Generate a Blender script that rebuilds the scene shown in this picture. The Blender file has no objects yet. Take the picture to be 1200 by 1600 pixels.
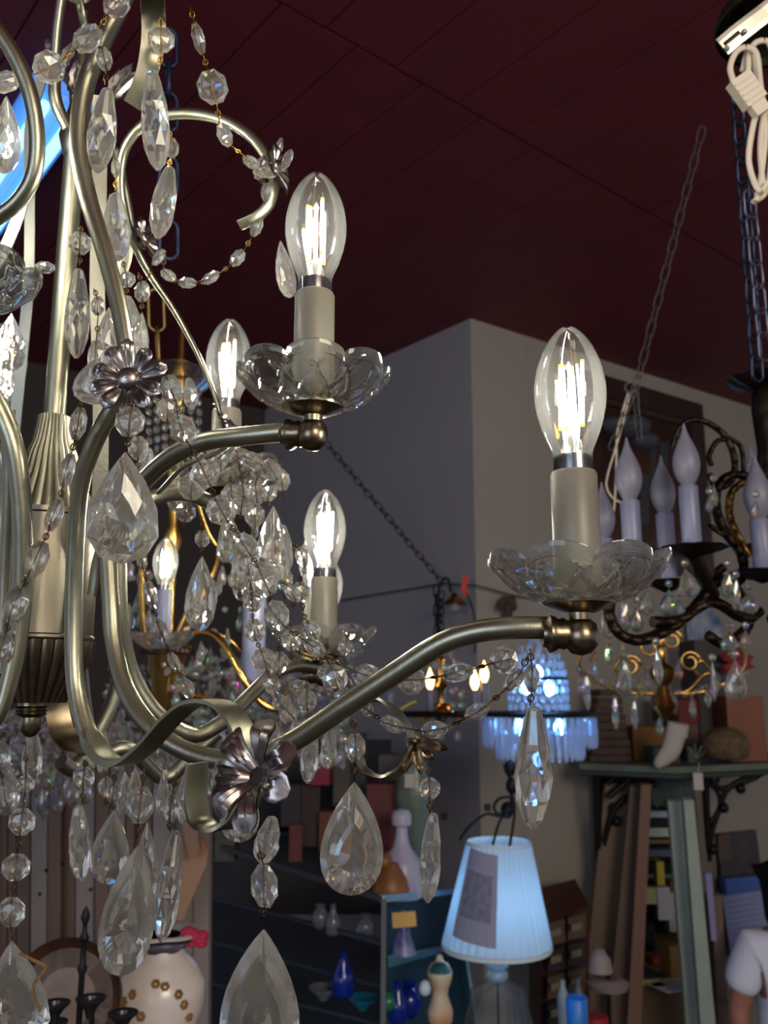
import bpy, bmesh, math, random
from math import pi, sin, cos, radians as R
from mathutils import Vector as V, Matrix, Quaternion
random.seed(7)
SC = bpy.context.scene
COL = SC.collection

# ---------------------------------------------------------------- camera
F = 1400.0                      # focal length in pixels of the 1200x1600 frame
PITCH = R(11.5)
CAM = V((0, 0, 1.75))
RT, UP, FW = V((1, 0, 0)), V((0, -sin(PITCH), cos(PITCH))), V((0, cos(PITCH), sin(PITCH)))
cam_d = bpy.data.cameras.new('camera')
cam_d.sensor_width = 36; cam_d.lens = F / 1600 * 36
cam_d.clip_start = 0.02; cam_d.clip_end = 60
cam_d.dof.use_dof = True; cam_d.dof.focus_distance = 0.45; cam_d.dof.aperture_fstop = 17
cam_o = bpy.data.objects.new('camera', cam_d); COL.objects.link(cam_o)
cam_o.location = CAM; cam_o.rotation_euler = (pi/2 + PITCH, 0, 0)
SC.camera = cam_o

# ---------------------------------------------------------------- light
SC.view_settings.view_transform = 'Standard'; SC.view_settings.look = 'None'
SC.view_settings.gamma = 1; SC.view_settings.use_curve_mapping = False
SC.view_settings.exposure = 0.0
SC.render.film_transparent = False
cy = SC.cycles
cy.max_bounces = 16; cy.diffuse_bounces = 3; cy.glossy_bounces = 6; cy.transmission_bounces = 14
cy.transparent_max_bounces = 24; cy.sample_clamp_indirect = 6; cy.sample_clamp_direct = 0
cy.use_denoising = True; cy.blur_glossy = 0.3
cy.caustics_reflective = True; cy.caustics_refractive = True
w = bpy.data.worlds.new('world'); SC.world = w; w.use_nodes = True
w.node_tree.nodes['Background'].inputs[0].default_value = (0.86, 0.88, 1.0, 1)
w.node_tree.nodes['Background'].inputs[1].default_value = 0.42
def area(name, loc, target, size, power, col):
    l = bpy.data.lights.new(name, 'AREA'); l.shape = 'RECTANGLE'; l.size, l.size_y = size
    l.energy = power; l.color = col
    o = bpy.data.objects.new(name, l); COL.objects.link(o)
    o.location = loc; o.rotation_euler = (V(target) - V(loc)).to_track_quat('-Z', 'Y').to_euler()
    return o
area('shop_window_daylight', (-2.6, -3.6, 1.9), (0.6, 4, 1.6), (2.6, 1.8), 60, (0.70, 0.82, 1.0))
area('shop_lamps_light', (1.6, -2.4, 2.6), (0.8, 4, 1.5), (1.6, 1.0), 85, (1.0, 0.86, 0.68))

FIL = 520.0                      # radiance of a lit lamp filament

# ---------------------------------------------------------------- pixel to place
def at(px, py, D):               # point seen at pixel (px,py), D metres deep
    return CAM + D * (RT * ((px - 600) / F) + UP * ((800 - py) / F) + FW)
def ray(px, py): return (RT * ((px - 600) / F) + UP * ((800 - py) / F) + FW)
def on_plane(px, py, p0, n):
    d = ray(px, py); return CAM + d * ((p0 - CAM).dot(n) / d.dot(n))
def pz(n, D): return n * D / F   # n pixels at depth D, in metres

# ---------------------------------------------------------------- materials
def lin(c):
    return tuple(((x/255)/12.92 if x/255 <= .04045 else (((x/255)+.055)/1.055)**2.4) for x in c) + (1,)
MATS = {}
def mat(name, col, rough=.5, metal=0., var=.0, scale=8., bump=0., bscale=60., emis=0., ecol=None, trans=0., sheen=0., stretch=None, col2=None, spec=.5):
    if name in MATS: return MATS[name]
    m = bpy.data.materials.new(name); m.use_nodes = True; nt = m.node_tree; N = nt.nodes; L = nt.links
    b = N['Principled BSDF']; b.inputs['Roughness'].default_value = rough; b.inputs['Metallic'].default_value = metal
    b.inputs['Specular IOR Level'].default_value = spec
    b.inputs['Base Color'].default_value = lin(col)
    tc = N.new('ShaderNodeTexCoord'); mp = N.new('ShaderNodeMapping'); L.new(tc.outputs['Object'], mp.inputs[0])
    if stretch: mp.inputs['Scale'].default_value = stretch
    if var or col2:
        no = N.new('ShaderNodeTexNoise'); no.inputs['Scale'].default_value = scale; no.inputs['Detail'].default_value = 6
        L.new(mp.outputs[0], no.inputs['Vector'])
        cr = N.new('ShaderNodeValToRGB'); L.new(no.outputs['Fac'], cr.inputs[0])
        c = lin(col); c2 = lin(col2) if col2 else tuple(x*(1-var) for x in c[:3]) + (1,)
        cr.color_ramp.elements[0].position = .35; cr.color_ramp.elements[1].position = .68
        cr.color_ramp.elements[0].color = c2
        cr.color_ramp.elements[1].color = c if col2 else tuple(min(1, x*(1+var*.6)) for x in c[:3]) + (1,)
        L.new(cr.outputs[0], b.inputs['Base Color'])
    if bump:
        n2 = N.new('ShaderNodeTexNoise'); n2.inputs['Scale'].default_value = bscale; n2.inputs['Detail'].default_value = 5
        L.new(mp.outputs[0], n2.inputs['Vector'])
        bp = N.new('ShaderNodeBump'); bp.inputs['Strength'].default_value = bump; bp.inputs['Distance'].default_value = .002
        L.new(n2.outputs['Fac'], bp.inputs['Height']); L.new(bp.outputs[0], b.inputs['Normal'])
    if emis:
        b.inputs['Emission Color'].default_value = lin(ecol or col); b.inputs['Emission Strength'].default_value = emis
    if trans:
        b.inputs['Transmission Weight'].default_value = trans
    MATS[name] = m; return m

def emit(name, col, s):
    if name in MATS: return MATS[name]
    m = bpy.data.materials.new(name); m.use_nodes = True; nt = m.node_tree; nt.nodes.clear()
    e = nt.nodes.new('ShaderNodeEmission'); e.inputs[0].default_value = lin(col); e.inputs[1].default_value = s
    o = nt.nodes.new('ShaderNodeOutputMaterial'); nt.links.new(e.outputs[0], o.inputs[0]); MATS[name] = m; return m

def thin_glass(name, tint=(250, 250, 250), glow_haze=.0, rough=.02, ior=1.5):   # a shell of blown glass
    m = bpy.data.materials.new(name); m.use_nodes = True; nt = m.node_tree; N = nt.nodes; L = nt.links; N.clear()
    tr = N.new('ShaderNodeBsdfTransparent'); tr.inputs[0].default_value = lin(tint)
    gl = N.new('ShaderNodeBsdfGlossy'); gl.inputs['Roughness'].default_value = rough
    fr = N.new('ShaderNodeFresnel'); fr.inputs[0].default_value = ior
    mx = N.new('ShaderNodeMixShader'); L.new(fr.outputs[0], mx.inputs[0]); L.new(tr.outputs[0], mx.inputs[1]); L.new(gl.outputs[0], mx.inputs[2])
    out = N.new('ShaderNodeOutputMaterial'); last = mx
    if glow_haze:
        tl = N.new('ShaderNodeBsdfTranslucent'); df = N.new('ShaderNodeBsdfDiffuse')
        ad = N.new('ShaderNodeMixShader'); ad.inputs[0].default_value = .5
        L.new(tl.outputs[0], ad.inputs[1]); L.new(df.outputs[0], ad.inputs[2])
        m2 = N.new('ShaderNodeMixShader'); m2.inputs[0].default_value = glow_haze
        L.new(mx.outputs[0], m2.inputs[1]); L.new(ad.outputs[0], m2.inputs[2]); last = m2
    L.new(last.outputs[0], out.inputs[0]); MATS[name] = m; return m

def crystal(name, iors, tint=(255, 255, 250), clear=.1, dust_glow=.07, rough=.0):
    m = bpy.data.materials.new(name); m.use_nodes = True; nt = m.node_tree; N = nt.nodes; L = nt.links; N.clear()
    t = lin(tint)
    if len(iors) == 3:                      # dispersion: red, green and blue bend differently
        g = []
        for i, n in enumerate(iors):
            b = N.new('ShaderNodeBsdfGlass'); b.inputs['Color'].default_value = tuple(t[j] if j == i else 0 for j in range(3)) + (1,)
            b.inputs['Roughness'].default_value = rough; b.inputs['IOR'].default_value = n; g.append(b)
        a = N.new('ShaderNodeAddShader'); L.new(g[0].outputs[0], a.inputs[0]); L.new(g[1].outputs[0], a.inputs[1])
        a2 = N.new('ShaderNodeAddShader'); L.new(a.outputs[0], a2.inputs[0]); L.new(g[2].outputs[0], a2.inputs[1]); last = a2
    else:
        last = N.new('ShaderNodeBsdfGlass'); last.inputs['Color'].default_value = t
        last.inputs['Roughness'].default_value = rough; last.inputs['IOR'].default_value = iors[0]
    tr = N.new('ShaderNodeBsdfTransparent')
    mx = N.new('ShaderNodeMixShader'); mx.inputs[0].default_value = clear; L.new(last.outputs[0], mx.inputs[1]); L.new(tr.outputs[0], mx.inputs[2])
    df = N.new('ShaderNodeBsdfDiffuse'); df.inputs[0].default_value = (.85, .84, .8, 1)
    tl = N.new('ShaderNodeBsdfTranslucent'); tl.inputs[0].default_value = (.85, .84, .8, 1)
    dd = N.new('ShaderNodeMixShader'); dd.inputs[0].default_value = .45; L.new(df.outputs[0], dd.inputs[1]); L.new(tl.outputs[0], dd.inputs[2])
    no = N.new('ShaderNodeTexNoise'); no.inputs['Scale'].default_value = 4
    tc = N.new('ShaderNodeTexCoord'); L.new(tc.outputs['Object'], no.inputs['Vector'])
    mu = N.new('ShaderNodeMath'); mu.operation = 'MULTIPLY'; mu.inputs[1].default_value = dust_glow * 2; L.new(no.outputs['Fac'], mu.inputs[0])  # pale dust mixed in, set strong enough that dark crystals look lit
    m2 = N.new('ShaderNodeMixShader'); L.new(mu.outputs[0], m2.inputs[0]); L.new(mx.outputs[0], m2.inputs[1]); L.new(dd.outputs[0], m2.inputs[2])
    o = N.new('ShaderNodeOutputMaterial'); L.new(m2.outputs[0], o.inputs[0]); MATS[name] = m; return m

NICKEL = mat('brushed_nickel', (152, 150, 131), .36, 1, var=.14, scale=14, bump=.12, bscale=240, stretch=(1, 1, .12))
NICKEL_STRIP = mat('brushed_nickel_strip', (150, 149, 137), .40, 1, var=.10, scale=20, bump=.1, bscale=300)
PEWTER = mat('pewter_flower', (158, 151, 148), .30, 1, var=.25, scale=60)
ANTIQUE = mat('antique_nickel', (128, 116, 96), .28, 1, var=.3, scale=60)
WIRE = mat('bronze_wire', (84, 64, 44), .35, 1)
WIRE_G = mat('brass_wire', (176, 136, 66), .3, 1)
SLEEVE = mat('candle_sleeve_cream', (120, 116, 104), .42, 0, var=.06, scale=30)
SLEEVE_W = mat('candle_sleeve_white', (100, 103, 130), .4, 0)
SHELL = thin_glass('bulb_glass', (250, 250, 250), glow_haze=.006, rough=.0)  # faint haze in the glass stands in for glow around the filaments
BOB = crystal('pressed_glass', (1.5,), (253, 255, 253), clear=.34, dust_glow=.012)
CRY = crystal('lead_crystal', (1.530, 1.532, 1.535), (255, 255, 252), clear=.20, dust_glow=.02)
CRY_P = crystal('plain_crystal', (1.54,), (255, 255, 252), clear=.10, dust_glow=.085)
CRY_B = crystal('background_crystal', (1.65, 1.66, 1.672), (255, 255, 255), clear=.06, dust_glow=.07)
LED = emit('led_filament', (255, 250, 230), FIL)
LED_END = emit('led_filament_end', (255, 190, 60), 5)
COLLAR = mat('bulb_collar', (120, 118, 120), .25, .8)
GSTEM = crystal('glass_stem', (1.45,), clear=.3, dust_glow=.15)
GOLD = mat('gold_brass', (188, 150, 84), .24, 1, var=.2, scale=40)
BRONZE = mat('dark_bronze', (44, 34, 26), .42, .85, var=.5, scale=50, bump=.6, bscale=90)
BRONZE_HI = mat('bronze_rubbed', (128, 92, 46), .38, .9, var=.5, scale=50, bump=.5, bscale=90)
IRON = mat('black_iron', (26, 24, 26), .5, .6)
STEEL = mat('zinc_steel', (170, 168, 158), .35, 1, var=.3, scale=40)
CHAINM = mat('blued_chain', (44, 50, 72), .35, .8)
CORD = mat('cream_cord', (205, 192, 172), .5)

# ---------------------------------------------------------------- mesh building
WL = {}                          # world place of each object that has children
def J(*parts):
    vs, fs = [], []
    for v, f in parts:
        k = len(vs); vs += v; fs += [tuple(i + k for i in q) for q in f]
    return vs, fs
def lathe(prof, c=V((0, 0, 0)), n=24, axis=None, rmod=None, cap=True):
    q = V((0, 0, 1)).rotation_difference(V(axis).normalized()) if axis is not None else None
    vs, fs = [], []
    for i, (r, z) in enumerate(prof):
        for k in range(n):
            a = 2*pi*k/n; rr = r * (rmod(a, z, i) if rmod else 1)
            p = V((rr*cos(a), rr*sin(a), z))
            if q: p = q @ p
            vs.append(p + c)
    m = len(prof)
    for i in range(m-1):
        for k in range(n):
            a, b = i*n+k, i*n+(k+1) % n
            fs.append((a, b, b+n, a+n))
    if cap:
        fs.append(tuple(range(n))[::-1]); fs.append(tuple((m-1)*n+k for k in range(n)))
    return vs, fs
def box(c, s, rz=0., rot=None):
    M = rot or Matrix.Rotation(rz, 3, 'Z'); c = V(c)
    vs = [c + M @ V((x*s[0]/2, y*s[1]/2, z*s[2]/2)) for x in (-1, 1) for y in (-1, 1) for z in (-1, 1)]
    return vs, [(0, 1, 3, 2), (4, 6, 7, 5), (0, 4, 5, 1), (2, 3, 7, 6), (0, 2, 6, 4), (1, 5, 7, 3)]
def hexa(p):                     # 8 points: 4 of one side, 4 of the other
    return [V(x) for x in p], [(0, 1, 2, 3), (7, 6, 5, 4), (0, 4, 5, 1), (1, 5, 6, 2), (2, 6, 7, 3), (3, 7, 4, 0)]
def ball(c, r, n=12, sz=1., seg=7):
    prof = [(max(r*sin(pi*i/seg), r*.02), -r*cos(pi*i/seg)*sz) for i in range(seg+1)]
    return lathe(prof, V(c), n)
def spline(pts, sub=8):          # Catmull-Rom through tuples of any length
    P = [tuple(p) for p in pts]; P = [tuple(2*a-b for a, b in zip(P[0], P[1]))] + P + [tuple(2*a-b for a, b in zip(P[-1], P[-2]))]
    out = []
    for i in range(1, len(P)-2):
        for k in range(sub):
            t = k/sub; t2 = t*t; t3 = t2*t
            out.append(tuple(.5*((2*b)+(-a+c)*t+(2*a-5*b+4*c-d)*t2+(-a+3*b-3*c+d)*t3) for a, b, c, d in zip(P[i-1], P[i], P[i+1], P[i+2])))
    out.append(P[-2]); return out
def sweep(pts, rad, n=10, side=None, cap=True, square=False):
    """tube or strip along pts; rad = number or list of (half width, half thickness)"""
    P = [V(p) for p in pts]; m = len(P); vs, fs = [], []
    rr = [rad]*m if isinstance(rad, tuple) else [(rad, rad)]*m if not isinstance(rad, list) else [(r, r) if not isinstance(r, (list, tuple)) else r for r in rad]
    T = [(P[min(i+1, m-1)] - P[max(i-1, 0)]).normalized() for i in range(m)]
    s = V(side) if side is not None else (V((0, 0, 1)) if abs(T[0].z) < .9 else V((1, 0, 0))).cross(T[0])
    for i in range(m):
        if side is not None: s2 = V(side)
        else: s2 = s
        s2 = s2 - T[i]*s2.dot(T[i])
        if s2.length < 1e-6: s2 = s
        s2.normalize(); s = s2; nn = T[i].cross(s2)
        for k in range(n):
            a = 2*pi*(k+.5)/n; ca, sa = cos(a), sin(a)
            if square and rr[i][0] > rr[i][1]*1.5:
                ca = max(-1, min(1, ca*1.5)); sa = max(-1, min(1, sa*1.6))
            vs.append(P[i] + s2*(rr[i][0]*ca) + nn*(rr[i][1]*sa))
    for i in range(m-1):
        for k in range(n):
            a, b = i*n+k, i*n+(k+1) % n
            fs.append((a, b, b+n, a+n))
    if cap: fs.append(tuple(range(n))[::-1]); fs.append(tuple((m-1)*n+k for k in range(n)))
    return vs, fs
def mk(name, vf, m, parent=None, smooth=False, org=None):
    vs, fs = vf
    if parent is not None: o0 = WL[parent.name]
    elif org is not None: o0 = V(org)
    else:
        lo = V([min(v[i] for v in vs) for i in range(3)]); hi = V([max(v[i] for v in vs) for i in range(3)])
        o0 = V(((lo.x+hi.x)/2, (lo.y+hi.y)/2, lo.z))
    me = bpy.data.meshes.new(name); me.from_pydata([tuple(v - o0) for v in vs], [], fs); me.update()
    bm = bmesh.new(); bm.from_mesh(me); bmesh.ops.recalc_face_normals(bm, faces=bm.faces); bm.to_mesh(me); bm.free()
    if smooth:
        me.polygons.foreach_set('use_smooth', [True]*len(me.polygons))
        if smooth is not True:
            me.set_sharp_from_angle(angle=R(smooth))
    me.materials.append(m)
    o = bpy.data.objects.new(name, me); COL.objects.link(o)
    if parent is not None: o.parent = parent
    else: o.location = o0
    WL[o.name] = o0
    return o
def proto(name, vf, m, smooth=False):       # mesh data only, to be shared
    vs, fs = vf; me = bpy.data.meshes.new(name); me.from_pydata([tuple(v) for v in vs], [], fs); me.update()
    bm = bmesh.new(); bm.from_mesh(me); bmesh.ops.recalc_face_normals(bm, faces=bm.faces); bm.to_mesh(me); bm.free()
    if smooth:
        me.polygons.foreach_set('use_smooth', [True]*len(me.polygons))
        if smooth is not True: me.set_sharp_from_angle(angle=R(smooth))
    me.materials.append(m); return me
def inst(name, me, M, parent=None):
    o = bpy.data.objects.new(name, me); COL.objects.link(o)
    if parent is not None: o.parent = parent; M = Matrix.Translation(-WL[parent.name]) @ M
    o.matrix_basis = M; WL[o.name] = M.translation.copy(); return o
def thing(name, loc, label, cat, group=None):
    o = bpy.data.objects.new(name, None); COL.objects.link(o); o.empty_display_size = .05
    o.location = loc; WL[o.name] = V(loc); tag(o, label, cat, group); return o
def tag(o, label, cat, group=None, kind=None):
    o['label'] = label; o['category'] = cat
    if group: o['group'] = group
    if kind: o['kind'] = kind
    return o
def structure(o): o['kind'] = 'structure'; return o
def P3(lst, sub=8):              # pixel curve [(px,py,D)...] -> smooth 3d points
    return [at(*p) for p in spline(lst, sub)]
def P3r(lst, sub=8):             # with radii: (px,py,D,w,t) w,t in mm (half)
    s = spline(lst, sub); return [at(*p[:3]) for p in s], [(p[3]/1000, p[4]/1000) for p in s]

# ---------------------------------------------------------------- crystal shapes (unit sized)
def octo_shape():
    vs, fs = [], []
    def ringo(r, y, ph): 
        k = len(vs)
        for i in range(8): a = 2*pi*(i+ph)/8; vs.append(V((r*cos(a), y, r*sin(a))))
        return k
    a = ringo(.5, -.03, .5); b = ringo(.5, .03, .5)
    for i in range(8): fs.append((a+i, a+(i+1) % 8, b+(i+1) % 8, b+i))
    for base, s in ((a, -1), (b, 1)):
        m = ringo(.30, s*.17, 0); vs.append(V((0, s*.235, 0))); c = len(vs)-1
        for i in range(8):
            j = (i+1) % 8
            fs.append((base+i, base+j, m+j)); fs.append((base+i, m+j, m+i)); fs.append((m+i, m+j, c))
    return vs, fs
def tear_shape(N=16, m=1.25, mid=.62):
    def o(a, s=1.):
        x = .5*sin(a)*(abs(sin(a/2))**m)/.80; z = -(1-cos(a))/2
        return x*s, -mid + (z+mid)*s
    vs, fs = [], []
    def ringo(s, y, ph):
        k = len(vs)
        for i in range(N):
            a = 2*pi*(i+ph)/N; x, z = o(a, s); vs.append(V((x, y, z)))
        return k
    a = ringo(1, -.04, 0); b = ringo(1, .04, 0)
    for i in range(N): fs.append((a+i, a+(i+1) % N, b+(i+1) % N, b+i))
    for base, s in ((a, -1), (b, 1)):
        r2 = ringo(.72, s*.30, .5); r3 = ringo(.42, s*.46, 0)
        vs.append(V((0, s*.5, -mid))); c = len(vs)-1
        for i in range(N):
            j = (i+1) % N
            fs.append((base+i, base+j, r2+i)); fs.append((base+j, r2+j, r2+i))
            fs.append((r2+i, r2+j, r3+j)); fs.append((r2+i, r3+j, r3+i)); fs.append((r3+i, r3+j, c))
    return vs, fs
def spear_shape(n=8):
    prof = [(.09, 0), (.19, -.025), (.27, -.12), (.42, -.34), (.5, -.58), (.43, -.78), (.26, -.93), (.08, -1)]
    vs, fs = lathe(prof, V((0, 0, 0)), n)
    vs = [V((v.x, v.y, v.z)) for v in vs]
    k = 3*n                              # stagger the waist ring so that facets break up
    for i in range(n):
        a = 2*pi*(i+.5)/n; vs[4*n+i] = V((.5*cos(a), .5*sin(a), -.58)); 
    tri = []
    for f in fs:
        if len(f) == 4: tri += [(f[0], f[1], f[2]), (f[0], f[2], f[3])]
        else: tri.append(f)
    return vs, tri
M_OCT = proto('bead_octagon', octo_shape(), CRY_P); M_OCTP = proto('bead_plain', octo_shape(), CRY_P)
M_TEAR = proto('drop_tear', tear_shape(16, .95), CRY_P); M_TEARD = proto('drop_tear_brilliant', tear_shape(12, 1.0), CRY_P); M_TEARP = proto('drop_tear_plain', tear_shape(26, .85, .66), CRY_P)
M_SPEAR = proto('drop_spear', spear_shape(), CRY_P)
M_OCTB = proto('bead_background', octo_shape(), CRY_B); M_TEARB = proto('drop_background', tear_shape(10), CRY_B)
M_SPEARB = proto('spear_background', spear_shape(6), CRY_B)

def crys_matrix(top, bot, w, t, rot):
    ax = (top - bot); L = ax.length; z = ax.normalized()
    y = FW - z*FW.dot(z); y.normalize(); x = y.cross(z)
    q = Matrix((x, y, z)).transposed().to_4x4()
    return q @ Matrix.Rotation(R(rot), 4, 'Z'), L
def bead(parent, c, axis, w, h, me, rot=0, name='bead'):
    z = axis.normalized(); y = FW - z*FW.dot(z)
    if y.length < .35: y = UP - z*UP.dot(z)
    y.normalize(); x = y.cross(z)
    Mx = Matrix((x, y, z)).transposed().to_4x4() @ Matrix.Rotation(R(rot), 4, 'Z') @ Matrix.Diagonal((w, max(w, h*.7), h, 1))
    return inst(name, me, Matrix.Translation(c) @ Mx, parent)
def wire_path(segs):             # polyline with a small loop between two holes
    pts = []; rad = []
    for kind, a, b in segs:
        if kind == 'thru':
            e = (b-a)*.12; pts += [a, a+e, b-e, b]; rad += [.0010, .0004, .0004, .0010]
        else:
            d = b - a; L = d.length
            if L < 1e-5: continue
            mid = (a+b)/2; z = d.normalized(); x = RT - z*RT.dot(z)
            if x.length < .3: x = UP - z*UP.dot(z)
            x.normalize(); rr = min(.0017, L*.32)
            pts += [a + z*.0004]; rad += [.00035]
            for k in range(11):
                t = 2*pi*k/10 - pi/2
                pts.append(mid + x*rr*cos(t)*.8 + z*rr*sin(t) + FW*(.0004*k/10)); rad.append(.00042)
            pts += [b - z*.0004]; rad += [.00035]
    return sweep(pts, rad, n=5)
def strand(parent, beads, start=None, end=None, me=None, wire=None, name='bead_strand', bname='bead'):
    """beads: (px,py,D,w,h[,rot]) ; sizes in pixels; h runs along the strand"""
    me = me or M_OCT; C = [at(b[0], b[1], b[2]) for b in beads]; n = len(C); segs = []; B = []
    for i, b in enumerate(beads):
        pv = C[i-1] if i else (at(*start) if start else 2*C[0]-C[min(1, n-1)])
        nx = C[i+1] if i < n-1 else (at(*end) if end else 2*C[-1]-C[max(0, n-2)])
        ax = pv - nx
        if ax.length < 1e-6: ax = V((0, 0, 1))
        ax.normalize(); h = pz(b[4], b[2]); B.append((C[i], ax, pz(b[3], b[2]), h))
    last = at(*start) if start else None
    for (c, ax, w_, h) in B:
        hi, lo = c + ax*h*.40, c - ax*h*.40
        if last is not None: segs.append(('loop', last, hi))
        segs.append(('thru', hi, lo)); last = lo
    if end: segs.append(('loop', last, at(*end)))
    s = mk(name, wire_path(segs), wire or WIRE, parent, smooth=True)
    for (c, ax, w_, h), b in zip(B, beads):
        bead(s, c, ax, w_, h, me, b[5] if len(b) > 5 else random.uniform(-28, 28), bname)
    return s
def drop(parent, x0, y0, x1, y1, w_, D, kind='spear', rot=None, name=None, hook=None):
    top, bot = at(x0, y0, D), at(x1, y1, D); me = {'spear': M_SPEAR, 'tear': M_TEAR, 'plain': M_TEARP, 'brilliant': M_TEARD}[kind]
    if rot is None: rot = random.uniform(-25, 25)
    q, L = crys_matrix(top, bot, 0, 0, rot); w = pz(w_, D)
    t = w*.85 if kind == 'spear' else (w*.42 if kind == 'tear' else w*.36)
    o = inst(name or {'spear': 'spear_drop', 'tear': 'faceted_drop', 'plain': 'almond_drop', 'brilliant': 'faceted_drop'}[kind], me,
             Matrix.Translation(top) @ q @ Matrix.Diagonal((w, t, L, 1)), parent)
    if hook:
        h = at(*hook); hole = top + (bot-top)*.07
        s = mk('hook_wire', wire_path([('loop', h, top + (bot-top)*.0), ('thru', top, hole)]), WIRE, parent, smooth=True)
    return o
def flower(parent, c, nrm, r, n=9, m=None, name='flower', up=None, depth=.22, seed=1, curl=.35):
    rnd = random.Random(seed); z = V(nrm).normalized(); x = (up or UP) - z*(up or UP).dot(z); x.normalize(); y = z.cross(x)
    vs, fs = [], []
    nu, nv = 8, 7
    def P(a, b, h): return c + x*a + y*b + z*h
    for k in range(n):
        a0 = 2*pi*k/n + rnd.uniform(-.08, .08); L = r*rnd.uniform(.88, 1.05); wd = r*2.05*sin(pi/n)*.50
        tip = rnd.uniform(.6, 1.3)
        base = len(vs)
        for i in range(nu+1):
            t = i/nu; rad = r*.16 + (L - r*.16)*t
            hw = wd*(.30 + .95*t)*math.sqrt(max(0, 1-(max(0, t-.62)/.39)**2))*.62 + r*.008
            for j in range(nv):
                s = (j/(nv-1))*2-1
                h = depth*r*(sin(t*pi*.55)*1.0) - curl*r*tip*max(0, t-.6)**1.5 - .10*r*(1-s*s)*sin(pi*min(1, t+.1)) + .035*r*cos(s*3*pi)*sin(pi*t)
                ca, sa = cos(a0), sin(a0); off = hw*s
                vs.append(P(rad*ca - off*sa, rad*sa + off*ca, h))
        for i in range(nu):
            for j in range(nv-1):
                q = base+i*nv+j; fs.append((q, q+1, q+nv+1, q+nv))
    # thickness: a second layer under the first, rims joined by the dome
    k = len(vs); vs += [v - z*r*.03 for v in vs]; fs += [tuple(i+k for i in f)[::-1] for f in fs]
    dome = lathe([(r*.30, -.02*r), (r*.31, .03*r), (r*.26, .12*r), (r*.16, .17*r), (r*.05, .19*r), (r*.045, .22*r), (r*.01, .23*r)], V((0, 0, 0)), 16)
    dv = [P(v.x, v.y, v.z) for v in dome[0]]
    return mk(name, J((vs, fs), (dv, dome[1])), m or PEWTER, parent, smooth=50)
def leaf_spray(parent, c, d, r, n=4, m=None, name='leaf_spray', spread=.9, seed=3):
    rnd = random.Random(seed); out = []
    d = V(d).normalized(); x = d.cross(FW); x.normalize()
    for k in range(n):
        t = (k/(max(1, n-1))-.5)*spread*2; dd = (d*cos(t) + x*sin(t) + FW*rnd.uniform(-.3, .3)).normalized()
        L = r*rnd.uniform(.8, 1.1); side = dd.cross(FW).normalized(); nn = side.cross(dd)
        vs, fs = [], []
        for i in range(8):
            u = i/7; hw = L*.17*sin(pi*min(1, u*.93+.07))**.8 * (1 + .25*cos(u*20)) + L*.004
            for s, hgt in ((-1, 0), (-.5, .05), (0, -.03), (.5, .05), (1, 0)):
                vs.append(c + dd*(L*u) + side*hw*s + nn*(L*(hgt + .12*u*u)))
        for i in range(7):
            for j in range(4): q = i*5+j; fs.append((q, q+1, q+6, q+5))
        kk = len(vs); vs += [v - nn*L*.02 for v in vs]; fs += [tuple(i+kk for i in f)[::-1] for f in fs]
        out.append((vs, fs))
    out.append(ball(c, r*.12, 8, seg=5))
    return mk(name, J(*out), m or PEWTER, parent, smooth=60)

# ---------------------------------------------------------------- candle with bulb (real size, metres)
def bob_mesh(R0=.0415, lobes=8, H=.0185):
    nu, nv = 192, 28; vs, fs = [], []
    def prof(a, t, inner):
        lob = abs(cos(a*lobes/2))**.6
        r = .0135 + (R0 - .0135)*(t**.85); r *= 1 + (.08*lob - .04)*t**2
        z = H*(t**1.8)*(.84 + .26*lob) + (.0012*sin(pi*min(1, (t-.9)/.1)) if t > .9 and inner else (-.0012*sin(pi*min(1, (t-.9)/.1)) if t > .9 else 0))
        if not inner:
            g1 = abs(sin(a*6 + t*4.6)); g2 = abs(sin(a*6 - t*4.6))
            g = max(0, 1-g1/.30) + max(0, 1-g2/.30)
            win = min(1, t/.15)*min(1, max(0, (.86-t))/.1)
            z += .0024*min(1.2, g)*win; r -= .0005*g*win
            g3 = abs(sin(a*lobes*2)); z += .0014*max(0, 1-g3/.3)*max(0, 1-t/.35)
        else:
            z += .0028
        return V((r*cos(a), r*sin(a), z))
    rows = [(i/nv, False) for i in range(nv+1)] + [(i/nv, True) for i in range(nv, -1, -1)]
    for t, inn in rows:
        for k in range(nu): vs.append(prof(2*pi*k/nu, t, inn))
    m = len(rows)
    for i in range(m):
        i2 = (i+1) % m
        for k in range(nu): fs.append((i*nu+k, i*nu+(k+1) % nu, i2*nu+(k+1) % nu, i2*nu+k))
    return vs, fs
B_LEN = .066
BULB_PROF = [(.0095, 0), (.0095, .006), (.0102, .010), (.0138, .018), (.0163, .026), (.0174, .033), (.0172, .040), (.0155, .048), (.0125, .055), (.0088, .0605), (.0048, .0645), (.0014, .0662)]
BP = [(x, y*1.13) for x, y in spline(BULB_PROF, 3)]
CM = {}
CM['bob'] = proto('bobeche', bob_mesh(), BOB, smooth=32)
CM['pan'] = proto('drip_pan', lathe([(.004, -.004), (.008, -.0035), (.0165, .0005), (.0168, .002), (.008, .0022), (.004, .0022)], n=48, rmod=lambda a, z, i: 1+.035*(abs(sin(a*12))-.5)*(1 if i in (2, 3) else 0)), ANTIQUE, smooth=40)
CM['sleeve'] = proto('candle_sleeve', lathe([(.0107, .002), (.0112, .003), (.0112, .0625), (.0104, .064), (.0096, .064)], n=32), SLEEVE, smooth=40)
CM['sleeve_w'] = proto('candle_sleeve_white', lathe([(.0107, .002), (.0112, .003), (.0112, .0625), (.0104, .064), (.0096, .064)], n=32), SLEEVE_W, smooth=40)
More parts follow.
